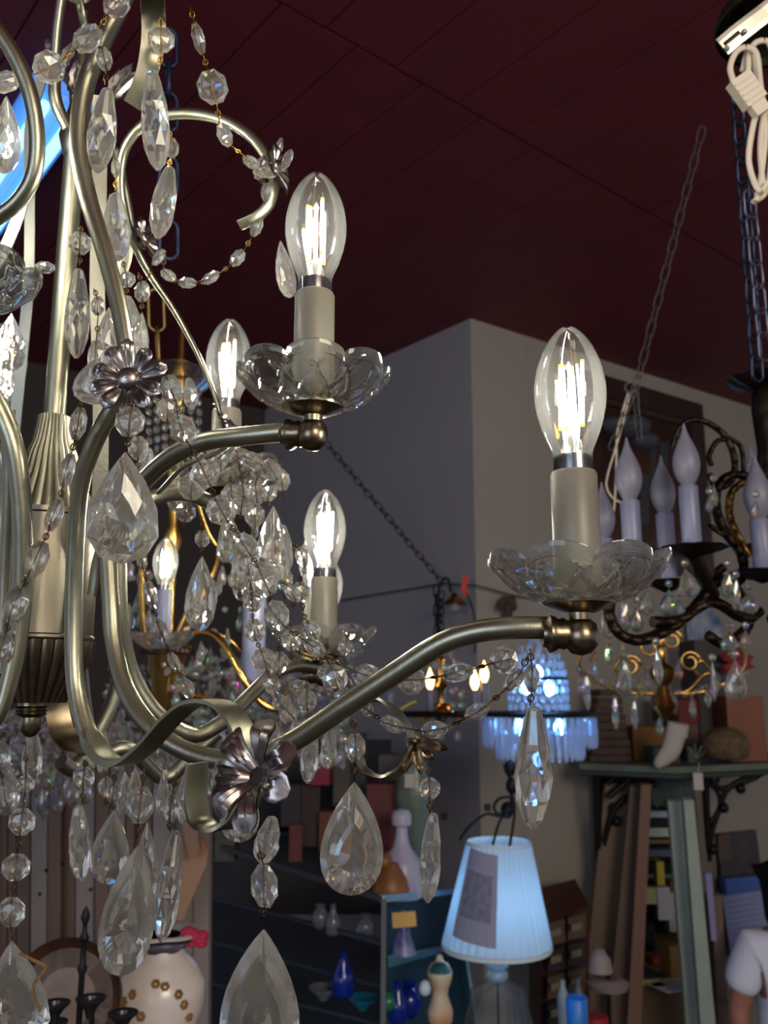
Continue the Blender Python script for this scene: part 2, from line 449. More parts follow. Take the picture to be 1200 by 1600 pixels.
CM['shell'] = proto('light_bulb', lathe(BP, n=40, cap=False), SHELL, smooth=True)
CM['collar'] = proto('bulb_collar', lathe([(.0088, -.002), (.0091, 0), (.0091, .0075), (.0072, .0085), (.003, .009)], n=28), COLLAR, smooth=40)
CM['stem'] = proto('glass_stem', lathe([(.0052, .008), (.0048, .014), (.003, .019), (.0012, .022), (.0009, .052), (.0018, .053), (.0003, .0565)], n=12), GSTEM, smooth=50)
CM['led'] = proto('filament', lathe([(.00070, 0), (.00075, .001), (.00075, .029), (.00070, .030)], n=8), LED)
CM['ledend'] = proto('filament_end', J(lathe([(.0009, -.0016), (.00095, 0)], n=8), lathe([(.00095, .030), (.0009, .0316)], n=8)), LED_END)
def candle(root, base, s=1., lit=True, cup=True, sleeve='sleeve', arm_dir=None, spin=0., detail=True, sl=1.):
    T = Matrix.Translation(base) @ Matrix.Scale(s, 4) @ Matrix.Rotation(spin, 4, 'Z')
    inst('drip_pan', CM['pan'], T, root); inst('bobeche', CM['bob'], T @ Matrix.Translation((0, 0, .001)), root)
    inst('candle_sleeve', CM[sleeve], T @ Matrix.Diagonal((1, 1, sl, 1)), root)
    B = T @ Matrix.Translation((0, 0, .064*sl))
    b = inst('light_bulb', CM['shell'], B, root); WL[b.name] = B.translation.copy()
    # sub-parts keep plain axes under a scaled parent
    def sub(nm, me, M):
        o = bpy.data.objects.new(nm, me); COL.objects.link(o); o.parent = b; o.matrix_basis = M; return o
    sub('bulb_collar', CM['collar'], Matrix()); sub('glass_stem', CM['stem'], Matrix())
    for k in range(4):
        a = pi/2*k + .6; tilt = Matrix.Rotation(.07 if k % 2 else -.04, 4, 'X')
        M = Matrix.Translation((.0058*cos(a), .0058*sin(a), .0215 + .0022*(k % 2))) @ tilt
        sub('filament', CM['led'], M); sub('filament_end', CM['ledend'], M)
    if cup:
        mk('socket_cup', lathe([(.0055*s, .000), (.0052*s, -.004*s), (.0075*s, -.006*s), (.0085*s, -.011*s), (.0078*s, -.016*s), (.0045*s, -.0195*s), (.0008*s, -.0205*s)], base + V((0, 0, -.003*s)), 24), ANTIQUE, root, smooth=50)
    if arm_dir is not None:
        d = V(arm_dir).normalized(); c = base + V((0, 0, -.0135*s))
        mk('arm_collar', lathe([(.0052*s, .004*s), (.0075*s, .008*s), (.0068*s, .010*s), (.0085*s, .013*s), (.0088*s, .0145*s), (.0065*s, .016*s), (.006*s, .018*s)], c, 24, axis=d), ANTIQUE, root, smooth=50)
    return b

# ================================================================ the room
DR = V((.814, .581, 0)); DL = V((-.637, .771, 0))
C0 = at(735, 497, 4.0); ZC = C0.z; C0 = V((C0.x, C0.y, 0))
NR = V((DR.y, -DR.x, 0)); NL = V((-DL.y, DL.x, 0))      # wall normals, towards the camera side
if NR.y > 0: NR = -NR
if NL.y > 0: NL = -NL
def on_r(px, py, off=0.): return on_plane(px, py, C0 + NR*off, NR)
def on_l(px, py, off=0.): return on_plane(px, py, C0 + NL*off, NL)
def wall_pt(d, s, z): return C0 + d*s + V((0, 0, z))
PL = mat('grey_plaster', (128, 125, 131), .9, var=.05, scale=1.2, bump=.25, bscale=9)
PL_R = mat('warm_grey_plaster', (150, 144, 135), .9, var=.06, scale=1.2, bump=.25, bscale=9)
MAR = mat('maroon_paint', (104, 30, 42), .62, var=.12, scale=5, bump=.2, bscale=40)
s_of = lambda p: (p - C0).dot(DR)
s1, s2 = s_of(on_r(934, 1300)), s_of(on_r(1112, 1300)); zs = on_r(1000, 1196).z
def slab(d, n, sa, sb, za, zb, th=.12):
    a, b = wall_pt(d, sa, za), wall_pt(d, sb, za); e = n*(-th); h = V((0, 0, zb-za))
    return hexa([a, b, b+h, a+h, a+e, b+e, b+e+h, a+e+h])
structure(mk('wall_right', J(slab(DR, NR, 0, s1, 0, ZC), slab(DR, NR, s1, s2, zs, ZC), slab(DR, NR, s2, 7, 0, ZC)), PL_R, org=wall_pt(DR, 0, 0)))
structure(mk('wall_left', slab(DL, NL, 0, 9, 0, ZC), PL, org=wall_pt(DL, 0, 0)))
structure(mk('trim_1', slab(DR, NR, s1-.05, s1+.02, 0, zs, .16), mat('trim_paint', (120, 118, 112), .7), org=wall_pt(DR, s1, 0)))
structure(mk('floor', box((0, 3, -.05), (16, 18, .1)), mat('dark_floor', (70, 58, 48), .6, var=.3, scale=3)))
# office seen through the opening
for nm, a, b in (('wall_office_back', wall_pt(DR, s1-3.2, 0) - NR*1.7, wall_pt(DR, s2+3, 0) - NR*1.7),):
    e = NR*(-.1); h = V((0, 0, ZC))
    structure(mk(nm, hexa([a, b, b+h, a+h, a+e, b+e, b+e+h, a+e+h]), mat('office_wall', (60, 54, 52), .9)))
# ceiling boards
ceil_o = structure(mk('ceiling', box((0, 4, ZC+.06), (16, 16, .08)), MAR))
BD, BN = DL, V((DL.y, -DL.x, 0))
seam = on_plane(800, 210, V((0, 0, ZC)), V((0, 0, 1)))
bw = .23
for i in range(-14, 22):
    for half, (ta, tb) in enumerate(((-4.2, -.004), (.004, 3.2), (3.208, 6.5))):
        z = ZC - random.uniform(0, .0015)
        a = V((seam.x, seam.y, 0)) + BN*(i*bw + (.1 if half == 1 else 0)); c = a + BD*((ta+tb)/2) + BN*(bw/2)
        if c.y < -.5 or abs(c.x) > 6.5: continue
        vf = box((c.x, c.y, z+.01), (tb-ta, bw-.005, .022), rz=math.atan2(BD.y, BD.x))
        mk('ceiling_board', vf, MAR, ceil_o)

# fluorescent fixture upper left
pz_ = lambda px, py: on_plane(px, py, V((0, 0, ZC-.1)), V((0, 0, 1)))
fa, fb = pz_(100, 165), pz_(-110, 470); fd = (fb-fa).normalized(); fs_ = V((fd.y, -fd.x, 0))
fl = thing('fluorescent_light', (fa+fb)/2, 'blue-white fluorescent tube fixture under the maroon ceiling behind the silver stem', 'light fixture')
mk('housing', sweep([fa + V((0, 0, .05)), fb + V((0, 0, .05))], (.085, .02), n=8, side=fs_, square=True), mat('fixture_lit_blue', (120, 170, 240), .4, emis=.55, ecol=(60, 140, 250)), fl)  # housing glows blue by itself, in place of light caught from the tubes
for s in (-1, 1):
    mk('tube', sweep([fa + fs_*(.042*s) + fd*.03, fb + fs_*(.042*s) - fd*.03], .016, n=10), emit('tube_light', (150, 215, 255), 2.2), fl, smooth=60)
mk('reflector', sweep([fa + V((0, 0, .028)), fb + V((0, 0, .028))], (.012, .014), n=6, side=fs_), mat('reflector_lit_blue', (150, 190, 250), .3, emis=.5, ecol=(80, 150, 250)), fl)  # own blue glow put on the strip, which is no lamp

# ================================================================ the silver chandelier
AX = at(66, 900, .575)
def axis_z(py): return CAM.z + (AX.y/ (FW*F + UP*(800-py)).y) * (FW*F + UP*(800-py)).z
CH = thing('chandelier', (AX.x, AX.y, axis_z(1150)), 'brushed nickel crystal chandelier in the foreground with lit clear candle bulbs', 'chandelier')
ax = lambda z: V((AX.x, AX.y, z))
z650, z812, z1004, z1098 = axis_z(652), axis_z(812), axis_z(1003), axis_z(1098)
mk('stem', lathe([(.0070, z650-.01), (.0070, axis_z(245)), (.0085, axis_z(240)), (.0115, axis_z(215)), (.0085, axis_z(190)), (.0060, axis_z(165)), (.0075, axis_z(135)), (.0045, axis_z(105)), (.0042, axis_z(60)), (.0030, axis_z(20))], ax(0), 28), NICKEL, CH, smooth=50)
flute = lambda k: (lambda a, z, i: 1 + .075*abs(sin(a*k)))
mk('fluted_cone', lathe([(.0100, z650), (.0103, z650-.004), (.0125, z650-.018), (.0155, axis_z(710)), (.0195, axis_z(745)), (.0255, axis_z(778)), (.031, z812+.002)], ax(0), 112, rmod=flute(14)), NICKEL, CH, smooth=50)
DRUM = mat('drum_nickel_dimmed', (112, 107, 94), .36, 1, var=.1, scale=14, bump=.12, bscale=240, stretch=(1, 1, .12))  # darker copy of the nickel, offsetting strong bulb light on the drum
mk('drum', lathe([(.030, z812+.003), (.0345, z812+.003), (.0345, z812), (.0335, z812-.001), (.0335, z1004+.004), (.0345, z1004+.003), (.0345, z1004+.0015), (.0335, z1004+.001), (.0345, z1004), (.030, z1004-.001)], ax(0), 56), DRUM, CH, smooth=40)
mk('fluted_bowl', lathe([(.033, z1004), (.0315, axis_z(1030)), (.026, axis_z(1062)), (.0185, z1098)], ax(0), 112, rmod=flute(14)), ANTIQUE, CH, smooth=50)
zz = z1098
mk('finial', lathe([(.018, zz), (.0085, zz), (.0085, zz-.002), (.0095, zz-.003), (.0085, zz-.004), (.0095, zz-.005), (.0085, zz-.006), (.0095, zz-.0072), (.006, zz-.009), (.0062, zz-.016), (.0035, zz-.020), (.001, zz-.021)], ax(0), 28), ANTIQUE, CH, smooth=40)

NT = 5.4
def arm(name, pts, m=NICKEL, side=None, n=14, sub=8, square=False):
    p, r = P3r([q if len(q) == 5 else (*q, NT, NT) for q in pts], sub)
    return mk(name, sweep(p, r, n=n, side=side, square=square), m, CH, smooth=50)
S45 = V((.72, .69, 0))
# right low arm, left low arms
arm('arm', [(150, 800, .555), (166, 850, .55), (172, 930, .54), (178, 1010, .53), (200, 1085, .515), (245, 1145, .50), (310, 1180, .488), (385, 1188, .475), (455, 1160, .46), (540, 1103, .447), (620, 1050, .437), (685, 1008, .43), (740, 988, .425), (800, 981, .421), (868, 981, .42)])
arm('arm', [(185, 860, .60), (188, 960, .60), (205, 1050, .605), (245, 1115, .61), (300, 1148, .62), (345, 1130, .635), (390, 1088, .66), (425, 1055, .68), (460, 1040, .70), (500, 1044, .72)])
arm('arm', [(120, 1000, .62), (135, 1130, .64), (150, 1180, .65), (200, 1170, .66), (255, 1215, .68), (300, 1180, .69), (340, 1145, .7)], m=NICKEL_STRIP)
arm('arm', [(95, 1190, .62), (118, 1200, .63), (150, 1150, .65), (175, 1098, .67), (190, 1040, .69)], m=NICKEL_STRIP)
# upper arms with the raised candles
arm('arm', [(150, 930, .552), (160, 870, .55), (188, 800, .54), (225, 752, .528), (270, 712, .516), (320, 690, .507), (380, 682, .50), (455, 674, .495)], )
arm('arm', [(160, 860, .60), (190, 810, .61), (235, 780, .62), (285, 771, .64), (325, 785, .655), (345, 805, .66)])
arm('arm', [(250, 768, .53, 5, 1.6), (290, 728, .52, 5, 1.6), (330, 712, .515, 5, 1.4), (355, 698, .51, 4, 1.2), (359, 690, .508, 2, 1)], side=(0, 1, .3), m=NICKEL_STRIP)
# front scroll: round tube, then a flat strip that curls
arm('scroll', [(198, 606, .470, 4.6, 4.6), (176, 640, .472, 4.7, 4.7), (146, 695, .478, 4.8, 4.8), (126, 760, .484, 4.8, 4.8), (118, 850, .488, 4.8, 4.8), (115, 960, .488, 4.8, 4.8), (117, 1060, .482, 4.9, 4.6), (132, 1130, .472, 5.2, 4.0), (158, 1178, .462, 5.6, 2.8), (190, 1192, .453, 5.9, 1.6), (228, 1168, .446, 6.1, 1.1), (270, 1122, .438, 6.3, 1.0), (305, 1098, .430, 6.4, 1.0), (345, 1100, .422, 6.4, 1.0), (375, 1132, .414, 6.4, 1.0), (390, 1180, .407, 6.4, 1.0), (392, 1235, .403, 6.3, 1.0), (376, 1275, .402, 6.2, 1.0), (345, 1294, .404, 6, 1.0), (315, 1284, .407, 5.8, 1.0), (306, 1250, .409, 5.7, 1.0), (308, 1192, .411, 5.6, 1.0)], side=S45, n=16, square=True, sub=7)
arm('scroll', [(198, 606, .472, 4.6, 4.6), (199, 560, .476, 4.6, 4.6), (186, 480, .484, 4.7, 4.7), (163, 392, .494, 4.9, 4.9), (138, 310, .503, 5.1, 5.1), (123, 230, .51, 5.2, 5.2), (131, 145, .517, 5.3, 5.3), (156, 75, .522, 5.4, 5.4), (190, 5, .528, 5.4, 5.4), (215, -50, .53, 5.4, 5.4)])
arm('scroll', [(-60, -10, .46, 4, 4), (-10, 40, .458, 4, 4), (25, 92, .456, 4, 4), (48, 150, .455, 4, 4), (58, 215, .455, 4, 4), (52, 275, .456, 4, 4), (25, 318, .458, 4, 4), (-20, 350, .46, 4, 4)])
arm('scroll', [(-30, 590, .45, 5, 5), (0, 640, .45, 5, 5), (22, 700, .45, 5.5, 5), (33, 780, .452, 5.6, 5), (36, 870, .454, 5.6, 5), (32, 960, .455, 5.6, 5), (20, 1040, .453, 5.6, 4.6), (0, 1110, .45, 5.6, 4), (-30, 1160, .446, 5.6, 3)])
arm('scroll', [(12, 640, .47, 4, 4), (16, 760, .475, 4, 4), (10, 900, .48, 4, 4), (5, 1050, .48, 4, 4)])
arm('arm', [(-15, 690, .56), (8, 715, .555), (12, 780, .555), (-4, 900, .555), (-6, 1010, .55)], )
# ribbon at the top, flower scrolls behind
arm('ribbon', [(236, -30, .50, 6.6, .9), (240, 30, .50, 6.6, .9), (238, 75, .502, 6.4, .9), (226, 125, .504, 5.6, .9), (207, 165, .506, 5.2, .9)], side=(1, .35, 0), n=12, square=True)
arm('scroll', [(347, 665, .655, 3.0, 1.6), (338, 625, .653, 3.0, 1.6), (312, 560, .648, 3.0, 1.8), (272, 485, .64, 3.0, 2.2), (232, 425, .63, 3.1, 2.6), (202, 360, .618, 3.2, 3.0), (188, 290, .605, 3.3, 3.3), (197, 228, .595, 3.4, 3.4), (235, 188, .588, 3.5, 3.5), (290, 177, .582, 3.6, 3.6), (350, 188, .576, 3.6, 3.6), (398, 220, .570, 3.6, 3.4), (426, 268, .566, 3.6, 3.0), (424, 312, .564, 3.6, 2.4), (402, 338, .564, 3.6, 1.8), (374, 352, .566, 3.6, 1.4)], n=12)
arm('scroll', [(168, 238, .66, 3.2, 3.2), (182, 238, .66, 3.2, 3.2), (194, 290, .66, 3.2, 3.2), (203, 350, .66, 3.6, 2.6), (196, 400, .66, 5, 1.2), (184, 436, .66, 5, 1)], side=(1, .2, 0), n=12, m=NICKEL_STRIP)
arm('ribbon', [(156, 150, .62, 5, .9), (155, 300, .62, 5, .9), (152, 450, .62, 5, .9), (157, 600, .62, 5.2, .9), (157, 740, .62, 5.2, .9), (154, 800, .62, 5.2, .9)], side=(1, .3, 0), n=12, square=True, m=NICKEL_STRIP)
arm('ribbon', [(80, 80, .66, 3.6, .9), (48, 190, .66, 3.6, .9), (47, 320, .66, 3.6, .9), (45, 440, .66, 3.8, .9), (34, 560, .66, 4, .9), (22, 680, .66, 4, .9), (15, 790, .66, 4, .9)], side=(1, .1, 0), n=12, square=True, m=NICKEL_STRIP)
arm('ribbon', [(40, 290, .6, 3.8, .9), (28, 340, .6, 3.8, .9), (2, 400, .6, 3.8, .9), (-30, 450, .6, 3.8, .9)], side=(1, .1, 0), n=12, square=True, m=NICKEL_STRIP)
arm('scroll', [(100, -30, .55, 3, 3), (90, 40, .55, 3, 3), (86, 90, .55, 3, 3)], n=10, m=NICKEL_STRIP)
arm('scroll', [(105, 200, .565, 3.6, 3.6), (88, 160, .56, 4, 4), (86, 128, .56, 3.6, 3.6), (96, 100, .56, 2.6, 2.6)], n=10)
# strip ring under the right arm
arm('scroll', [(535, 1098, .455, 3.4, .8), (560, 1092, .458, 3.4, .8), (595, 1096, .462, 3.4, .8), (622, 1116, .464, 3.4, .8), (640, 1148, .466, 3.4, .8), (641, 1180, .466, 3.4, .8), (625, 1204, .466, 3.4, .8), (600, 1214, .464, 3.4, .8), (572, 1203, .462, 3.4, .8), (558, 1185, .46, 3.4, .8)], side=(.62, .75, -.25), n=12, square=True, m=NICKEL_STRIP)
# wide dark strip low at the left
arm('scroll', [(84, 1040, .60, 7.6, 1), (88, 1100, .60, 7.6, 1), (98, 1145, .595, 7.6, 1), (118, 1170, .585, 7.4, 1), (136, 1178, .575, 7, 1)], side=(1, .4, 0), n=12, square=True, m=ANTIQUE)

# flowers
flower(CH, at(200, 592, .463), (-.05, -1, .0), pz(62, .463), n=10, seed=2, depth=.18, curl=.5)
flower(CH, at(402, 1214, .394), (.5, .72, -.3), pz(88, .394), n=7, seed=5, depth=-.30, curl=-.5)
flower(CH, at(250, -8, .492), (.1, -.75, .9), pz(62, .492), n=8, seed=9, depth=.2, curl=.5)
flower(CH, at(432, 262, .562), (.95, -.3, .1), pz(42, .562), n=9, seed=4, depth=.2, m=PEWTER)
flower(CH, at(226, 372, .61), (.9, -.4, .2), pz(34, .61), n=8, seed=6, depth=.2)
flower(CH, at(352, 660, .652), (.75, -.2, .6), pz(34, .652), n=8, seed=8, depth=.2)
leaf_spray(CH, at(648, 1158, .465), at(672, 1205, .46) - at(648, 1158, .465), pz(52, .465), n=4, m=ANTIQUE)
leaf_spray(CH, at(92, 112, .56), at(70, 55, .56) - at(92, 112, .56), pz(58, .56), n=3)
leaf_spray(CH, at(172, 160, .60), at(205, 100, .60) - at(172, 160, .60), pz(72, .60), n=3, spread=.3)
leaf_spray(CH, at(118, 150, .60), at(120, 90, .60) - at(118, 150, .60), pz(60, .60), n=3, spread=.4)
leaf_spray(CH, at(360, 700, .655), at(380, 655, .655) - at(360, 700, .655), pz(46, .655), n=4, spread=.6)
leaf_spray(CH, at(497, 1030, .70), at(500, 1000, .70) - at(497, 1030, .70), pz(34, .70), n=4, m=ANTIQUE, spread=1.3)

# candles: right, centre, behind, low, and two at the left edge
candle(CH, at(905, 945, .42), arm_dir=at(830, 981, .42) - at(905, 981, .42), spin=.35)
candle(CH, at(489, 640, .49), arm_dir=at(420, 674, .50) - at(489, 670, .49), spin=.1, sl=1.06)
candle(CH, at(350, 768, .675), spin=.3)
candle(CH, at(505, 1026, .725), arm_dir=(-1, .3, -.1), spin=.6)
candle(CH, at(-66, 480, .50), spin=.2)
candle(CH, at(-14, 800, .70), spin=.2, sl=1.3)

# ---- crystals of the silver chandelier
S = strand
# upper left
S(CH, [(182, 8, .50, 46, 44), (137, 60, .50, 42, 54), (77, 105, .50, 50, 52), (8, 128, .49, 34, 52)], end=(-30, 140, .49), wire=WIRE_G)
S(CH, [(163, 92, .505, 26, 40)], start=(152, 72, .505), end=(164, 134, .505))
drop(CH, 168, 138, 152, 270, 46, .505)
S(CH, [(252, 62, .49, 44, 42, 10)], start=(250, 22, .49), end=(249, 108, .49), wire=WIRE_G)
drop(CH, 238, 110, 247, 266, 46, .49)
S(CH, [(310, 60, .50, 22, 54), (332, 136, .50, 50, 54, 0), (351, 211, .51, 26, 42), (393, 254, .54, 22, 46)], start=(296, 6, .50), end=(412, 268, .555), wire=WIRE_G)
S(CH, [(268, 231, .56, 24, 34)], start=(262, 200, .56), end=(262, 262, .56), wire=WIRE_G)
drop(CH, 266, 260, 246, 373, 40, .56)
drop(CH, 10, 150, 6, 272, 54, .48, 'tear')
S(CH, [(181, 262, .59, 16, 32)], start=(176, 244, .59), end=(179, 300, .59), wire=WIRE_G)
drop(CH, 180, 302, 184, 408, 48, .59)
# loop swag inside the scroll
S(CH, [(408, 262, .56, 22, 42), (416, 300, .56, 20, 30), (401, 354, .565, 23, 34), (371, 403, .57, 24, 32), (329, 434, .575, 21, 34), (293, 442, .58, 19, 34), (263, 430, .585, 20, 33), (248, 402, .59, 28, 34), (222, 455, .60, 30, 34)], start=(430, 262, .56), wire=WIRE)
drop(CH, 438, 376, 452, 466, 38, .60, 'tear', 40)
bead(CH, at(70, 418, .55), V((1, 0, 0)), pz(20, .55), pz(34, .55), M_OCT, 30)
drop(CH, 395, 268, 436, 270, 20, .555)
drop(CH, 440, 268, 456, 234, 16, .56); drop(CH, 430, 255, 440, 215, 12, .57)
# left centre
S(CH, [(125, 380, .54, 36, 38)], start=(127, 352, .54), end=(124, 418, .54))
drop(CH, 123, 420, 119, 560, 40, .54)
S(CH, [(153, 478, .56, 26, 32), (150, 560, .56, 30, 60)], start=(146, 450, .56), end=(150, 610, .56))
S(CH, [(198, 437, .57, 30, 26)], start=(190, 400, .57), end=(196, 462, .57)); drop(CH, 196, 462, 205, 560, 50, .575)
S(CH, [(222, 456, .56, 30, 34)], start=(216, 425, .56), end=(220, 488, .56)); drop(CH, 222, 488, 212, 570, 34, .56, 'tear')
drop(CH, 170, 480, 172, 580, 46, .585, 'tear')
drop(CH, 150, 560, 142, 632, 66, .52, 'tear')
S(CH, [(122, 662, .46, 28, 56), (105, 735, .458, 30, 58), (85, 805, .455, 34, 56), (56, 874, .45, 42, 64), (24, 944, .447, 44, 62), (2, 1012, .445, 40, 50)], start=(124, 628, .46), me=M_OCTP)
S(CH, [(268, 608, .455, 40, 48), (286, 671, .458, 50, 52), (320, 741, .47, 52, 48), (346, 797, .475, 50, 50), (383, 852, .48, 42, 46), (412, 905, .49, 44, 60), (432, 962, .485, 52, 50), (492, 1012, .475, 26, 44), (573, 1056, .455, 40, 54), (642, 1062, .445, 50, 50, 0), (715, 1051, .435, 30, 56), (788, 1031, .425, 46, 48)], start=(256, 590, .455))
S(CH, [(203, 659, .452, 48, 52, 5)], start=(208, 625, .455), end=(198, 705, .45))
drop(CH, 196, 706, 190, 882, 118, .448, 'brilliant', 4)
S(CH, [(487, 985, .48, 30, 36), (523, 1060, .478, 44, 44)], start=(470, 955, .485), end=(520, 1080, .478))
S(CH, [(803, 1063, .423, 26, 46), (745, 1112, .432, 30, 46), (679, 1140, .442, 30, 48), (613, 1132, .455, 28, 50), (572, 1108, .47, 22, 34)], start=(826, 1020, .42), me=M_OCT)
S(CH, [(831, 1060, .42, 26, 46)], start=(828, 1012, .42), end=(828, 1104, .42))
drop(CH, 834, 1104, 833, 1294, 62, .42, rot=10)
# cluster under the candle behind
S(CH, [(330, 735, .60, 40, 36), (395, 720, .60, 30, 42), (400, 770, .60, 34, 40)], start=(355, 705, .62))
S(CH, [(372, 720, .61, 26, 46), (380, 765, .61, 26, 30), (378, 790, .60, 34, 34)], start=(366, 690, .63), end=(372, 820, .60))
S(CH, [(403, 742, .63, 32, 36), (425, 735, .63, 30, 44), (420, 770, .625, 28, 30)], start=(388, 700, .65), end=(418, 792, .62))
drop(CH, 427, 790, 424, 925, 58, .60, 'tear', 20)
drop(CH, 382, 830, 376, 920, 38, .61, 'tear', 40)
drop(CH, 395, 840, 400, 885, 40, .62, 'plain')
S(CH, [(316, 842, .60, 30, 28)], start=(316, 805, .60), end=(315, 866, .60))
drop(CH, 316, 868, 311, 986, 50, .60, 'tear', 15)
S(CH, [(388, 882, .59, 36, 38), (398, 985, .59, 36, 38), (412, 1030, .59, 38, 38), (425, 1070, .59, 28, 36), (438, 1098, .59, 26, 30), (450, 1112, .59, 26, 36)], start=(385, 850, .59))
S(CH, [(422, 895, .57, 46, 50), (455, 925, .57, 22, 34)], start=(408, 870, .57), end=(455, 950, .57))
S(CH, [(222, 878, .64, 18, 26), (235, 930, .64, 24, 48), (251, 985, .64, 26, 38), (272, 1035, .64, 20, 36), (292, 1075, .64, 26, 34)], start=(224, 850, .64), end=(298, 1100, .64))
S(CH, [(472, 870, .60, 22, 34)], start=(455, 850, .60), end=(474, 900, .60))
S(CH, [(510, 1050, .66, 30, 30), (535, 1085, .66, 28, 28), (470, 1075, .66, 26, 40)], start=(500, 1030, .68))
drop(CH, 488, 1130, 480, 1224, 30, .62); drop(CH, 516, 1128, 512, 1202, 30, .63, 'tear', 30)
for (x, y, w_, h, D) in ((300, 760, 44, 46, .63), (262, 640, 36, 40, .60), (345, 720, 40, 40, .64), (362, 775, 36, 40, .64), (398, 805, 34, 40, .63), (300, 700, 40, 40, .58), (440, 750, 28, 36, .65), (372, 905, 34, 38, .63), (356, 860, 38, 42, .65), (290, 800, 34, 34, .66), (444, 905, 30, 36, .62), (470, 925, 30, 34, .61), (395, 940, 32, 34, .62), (455, 1000, 34, 36, .62), (436, 1035, 32, 34, .63), (480, 1095, 32, 36, .63), (540, 1010, 26, 30, .68), (216, 700, 34, 40, .58), (175, 640, 30, 40, .54)):
    S(CH, [(x, y, D, w_, h)], start=(x+random.uniform(-6, 6), y-h*.9, D), end=(x+random.uniform(-6, 6), y+h*.9, D))
for (x0, y0, x1, y1, w_, D) in ((355, 800, 362, 880, 40, .64), (372, 855, 380, 940, 36, .66), (330, 905, 322, 960, 30, .66), (280, 742, 276, 800, 34, .66), (440, 820, 442, 900, 36, .64), (232, 700, 222, 770, 34, .60), (205, 470, 200, 560, 40, .63), (140, 780, 150, 850, 30, .52), (295, 590, 300, 640, 26, .8), (410, 860, 402, 930, 30, .66)):
    drop(CH, x0, y0, x1, y1, w_, D, random.choice(('tear', 'spear')))
# hanging under the low arms
S(CH, [(555, 1168, .45, 34, 48, 10)], start=(550, 1112, .45), end=(553, 1222, .45))
drop(CH, 554, 1222, 547, 1399, 100, .45, 'plain', 3)
S(CH, [(671, 1232, .46, 36, 36, 0)], start=(671, 1196, .46), end=(672, 1272, .46))
drop(CH, 677, 1270, 668, 1410, 36, .46)
S(CH, [(413, 1384, .405, 48, 72, -18)], start=(404, 1318, .405), end=(408, 1440, .405), me=M_OCTP)
drop(CH, 426, 1276, 410, 1350, 42, .41, 'spear'); drop(CH, 372, 1210, 376, 1316, 62, .43, 'plain', 10)
drop(CH, 412, 1452, 402, 1680, 128, .405, 'plain', -6)
S(CH, [(131, 1214, .50, 36, 36, 0)], start=(134, 1186, .50), end=(129, 1258, .50)); drop(CH, 122, 1258, 127, 1377, 36, .50)
S(CH, [(177, 1238, .52, 28, 34, 0)], start=(180, 1206, .52), end=(177, 1266, .52)); drop(CH, 178, 1266, 168, 1382, 62, .52, 'tear', 8)
S(CH, [(219, 1258, .47, 44, 62, 12)], start=(226, 1196, .47), end=(214, 1312, .47)); drop(CH, 218, 1318, 186, 1525, 84, .46, 'plain', 14)
drop(CH, 230, 1284, 226, 1420, 44, .49, 'tear', 40)
S(CH, [(267, 1262, .48, 26, 46)], start=(276, 1204, .48), end=(266, 1300, .48)); drop(CH, 276, 1298, 252, 1472, 42, .475, 'spear')
drop(CH, 300, 1180, 290, 1290, 40, .50, 'tear', 40)
S(CH, [(40, 1225, .55, 30, 28), (34, 1284, .548, 44, 44), (25, 1355, .545, 46, 44), (18, 1425, .543, 46, 48)], start=(40, 1158, .55), end=(20, 1472, .54), me=M_OCTP)
big = drop(CH, 18, 1470, 28, 1640, 112, .535, 'brilliant', 0)
mk('twine', sweep(P3([(30, 1490, .51), (52, 1500, .505), (72, 1512, .505), (58, 1530, .505), (52, 1548, .506), (62, 1580, .51)], 5), [.0010]*26, n=6), mat('jute_twine', (112, 88, 60), .9, bump=.8, bscale=300), CH)
# far side arm garlands near the drum
S(CH, [(-2, 1180, .6, 40, 50), (8, 1240, .6, 34, 44)], start=(0, 1140, .6))
drop(CH, 6, 1180, 10, 1275, 44, .62, 'tear', 10)
S(CH, [(166, 1230, .6, 26, 34)], start=(160, 1200, .6), end=(164, 1260, .6))
for (x, y, h, w_) in ((52, 1130, 90, 34), (150, 1140, 60, 24), (164, 1142, 70, 26), (196, 1205, 70, 30), (212, 1198, 60, 24), (256, 1204, 70, 28), (18, 490, 90, 52), (10, 560, 60, 30), (330, 700, 50, 30), (450, 1085, 46, 24), (462, 1120, 44, 22), (430, 1125, 40, 22)):
    drop(CH, x, y, x-3, y+h, w_, .60, 'tear', random.uniform(0, 60))
# chandelier's own chain and cord at the top
def link_mesh(L, wd, r, m, name='chain_link_shape'):
    pts = [V((wd*sin(t)*.5, 0, (L/2 - wd/2)*(1 if cos(t) > 0 else -1) + wd*.5*cos(t))) for t in [2*pi*k/20 for k in range(20)]]
    vs, fs = sweep(pts + [pts[0]], r, n=6, cap=False); k = 20*6
    return proto(name, (vs[:k], [tuple(i % k for i in f) for f in fs]), m, smooth=True)
def chain(name, p0, p1, L, wd, r, m, label, group=None, sag=0., parent=None, gap=.74):
    p0, p1 = V(p0), V(p1); d = p1 - p0; n = max(2, int(d.length/(L*gap)))
    root = parent or thing(name, p1, label, 'chain', group)
    me = link_mesh(L, wd, r, m)
    P = [p0 + d*(i/n) + V((0, 0, -sag*4*(i/n)*(1-i/n))) for i in range(n+1)]
    for i in range(n):
        z = (P[i]-P[i+1]).normalized(); x = RT - z*RT.dot(z)
        if x.length < .1: x = FW - z*FW.dot(z)
        x.normalize(); y = z.cross(x)
        M = Matrix.Translation((P[i]+P[i+1])/2) @ Matrix((x, y, z)).transposed().to_4x4() @ Matrix.Rotation((i % 2)*pi/2 + .35, 4, 'Z')
        inst('chain_link', me, M, root)
    return root
chain('chain', at(112, -60, .56), at(132, 42, .56), .030, .018, .0017, NICKEL, '', parent=CH)

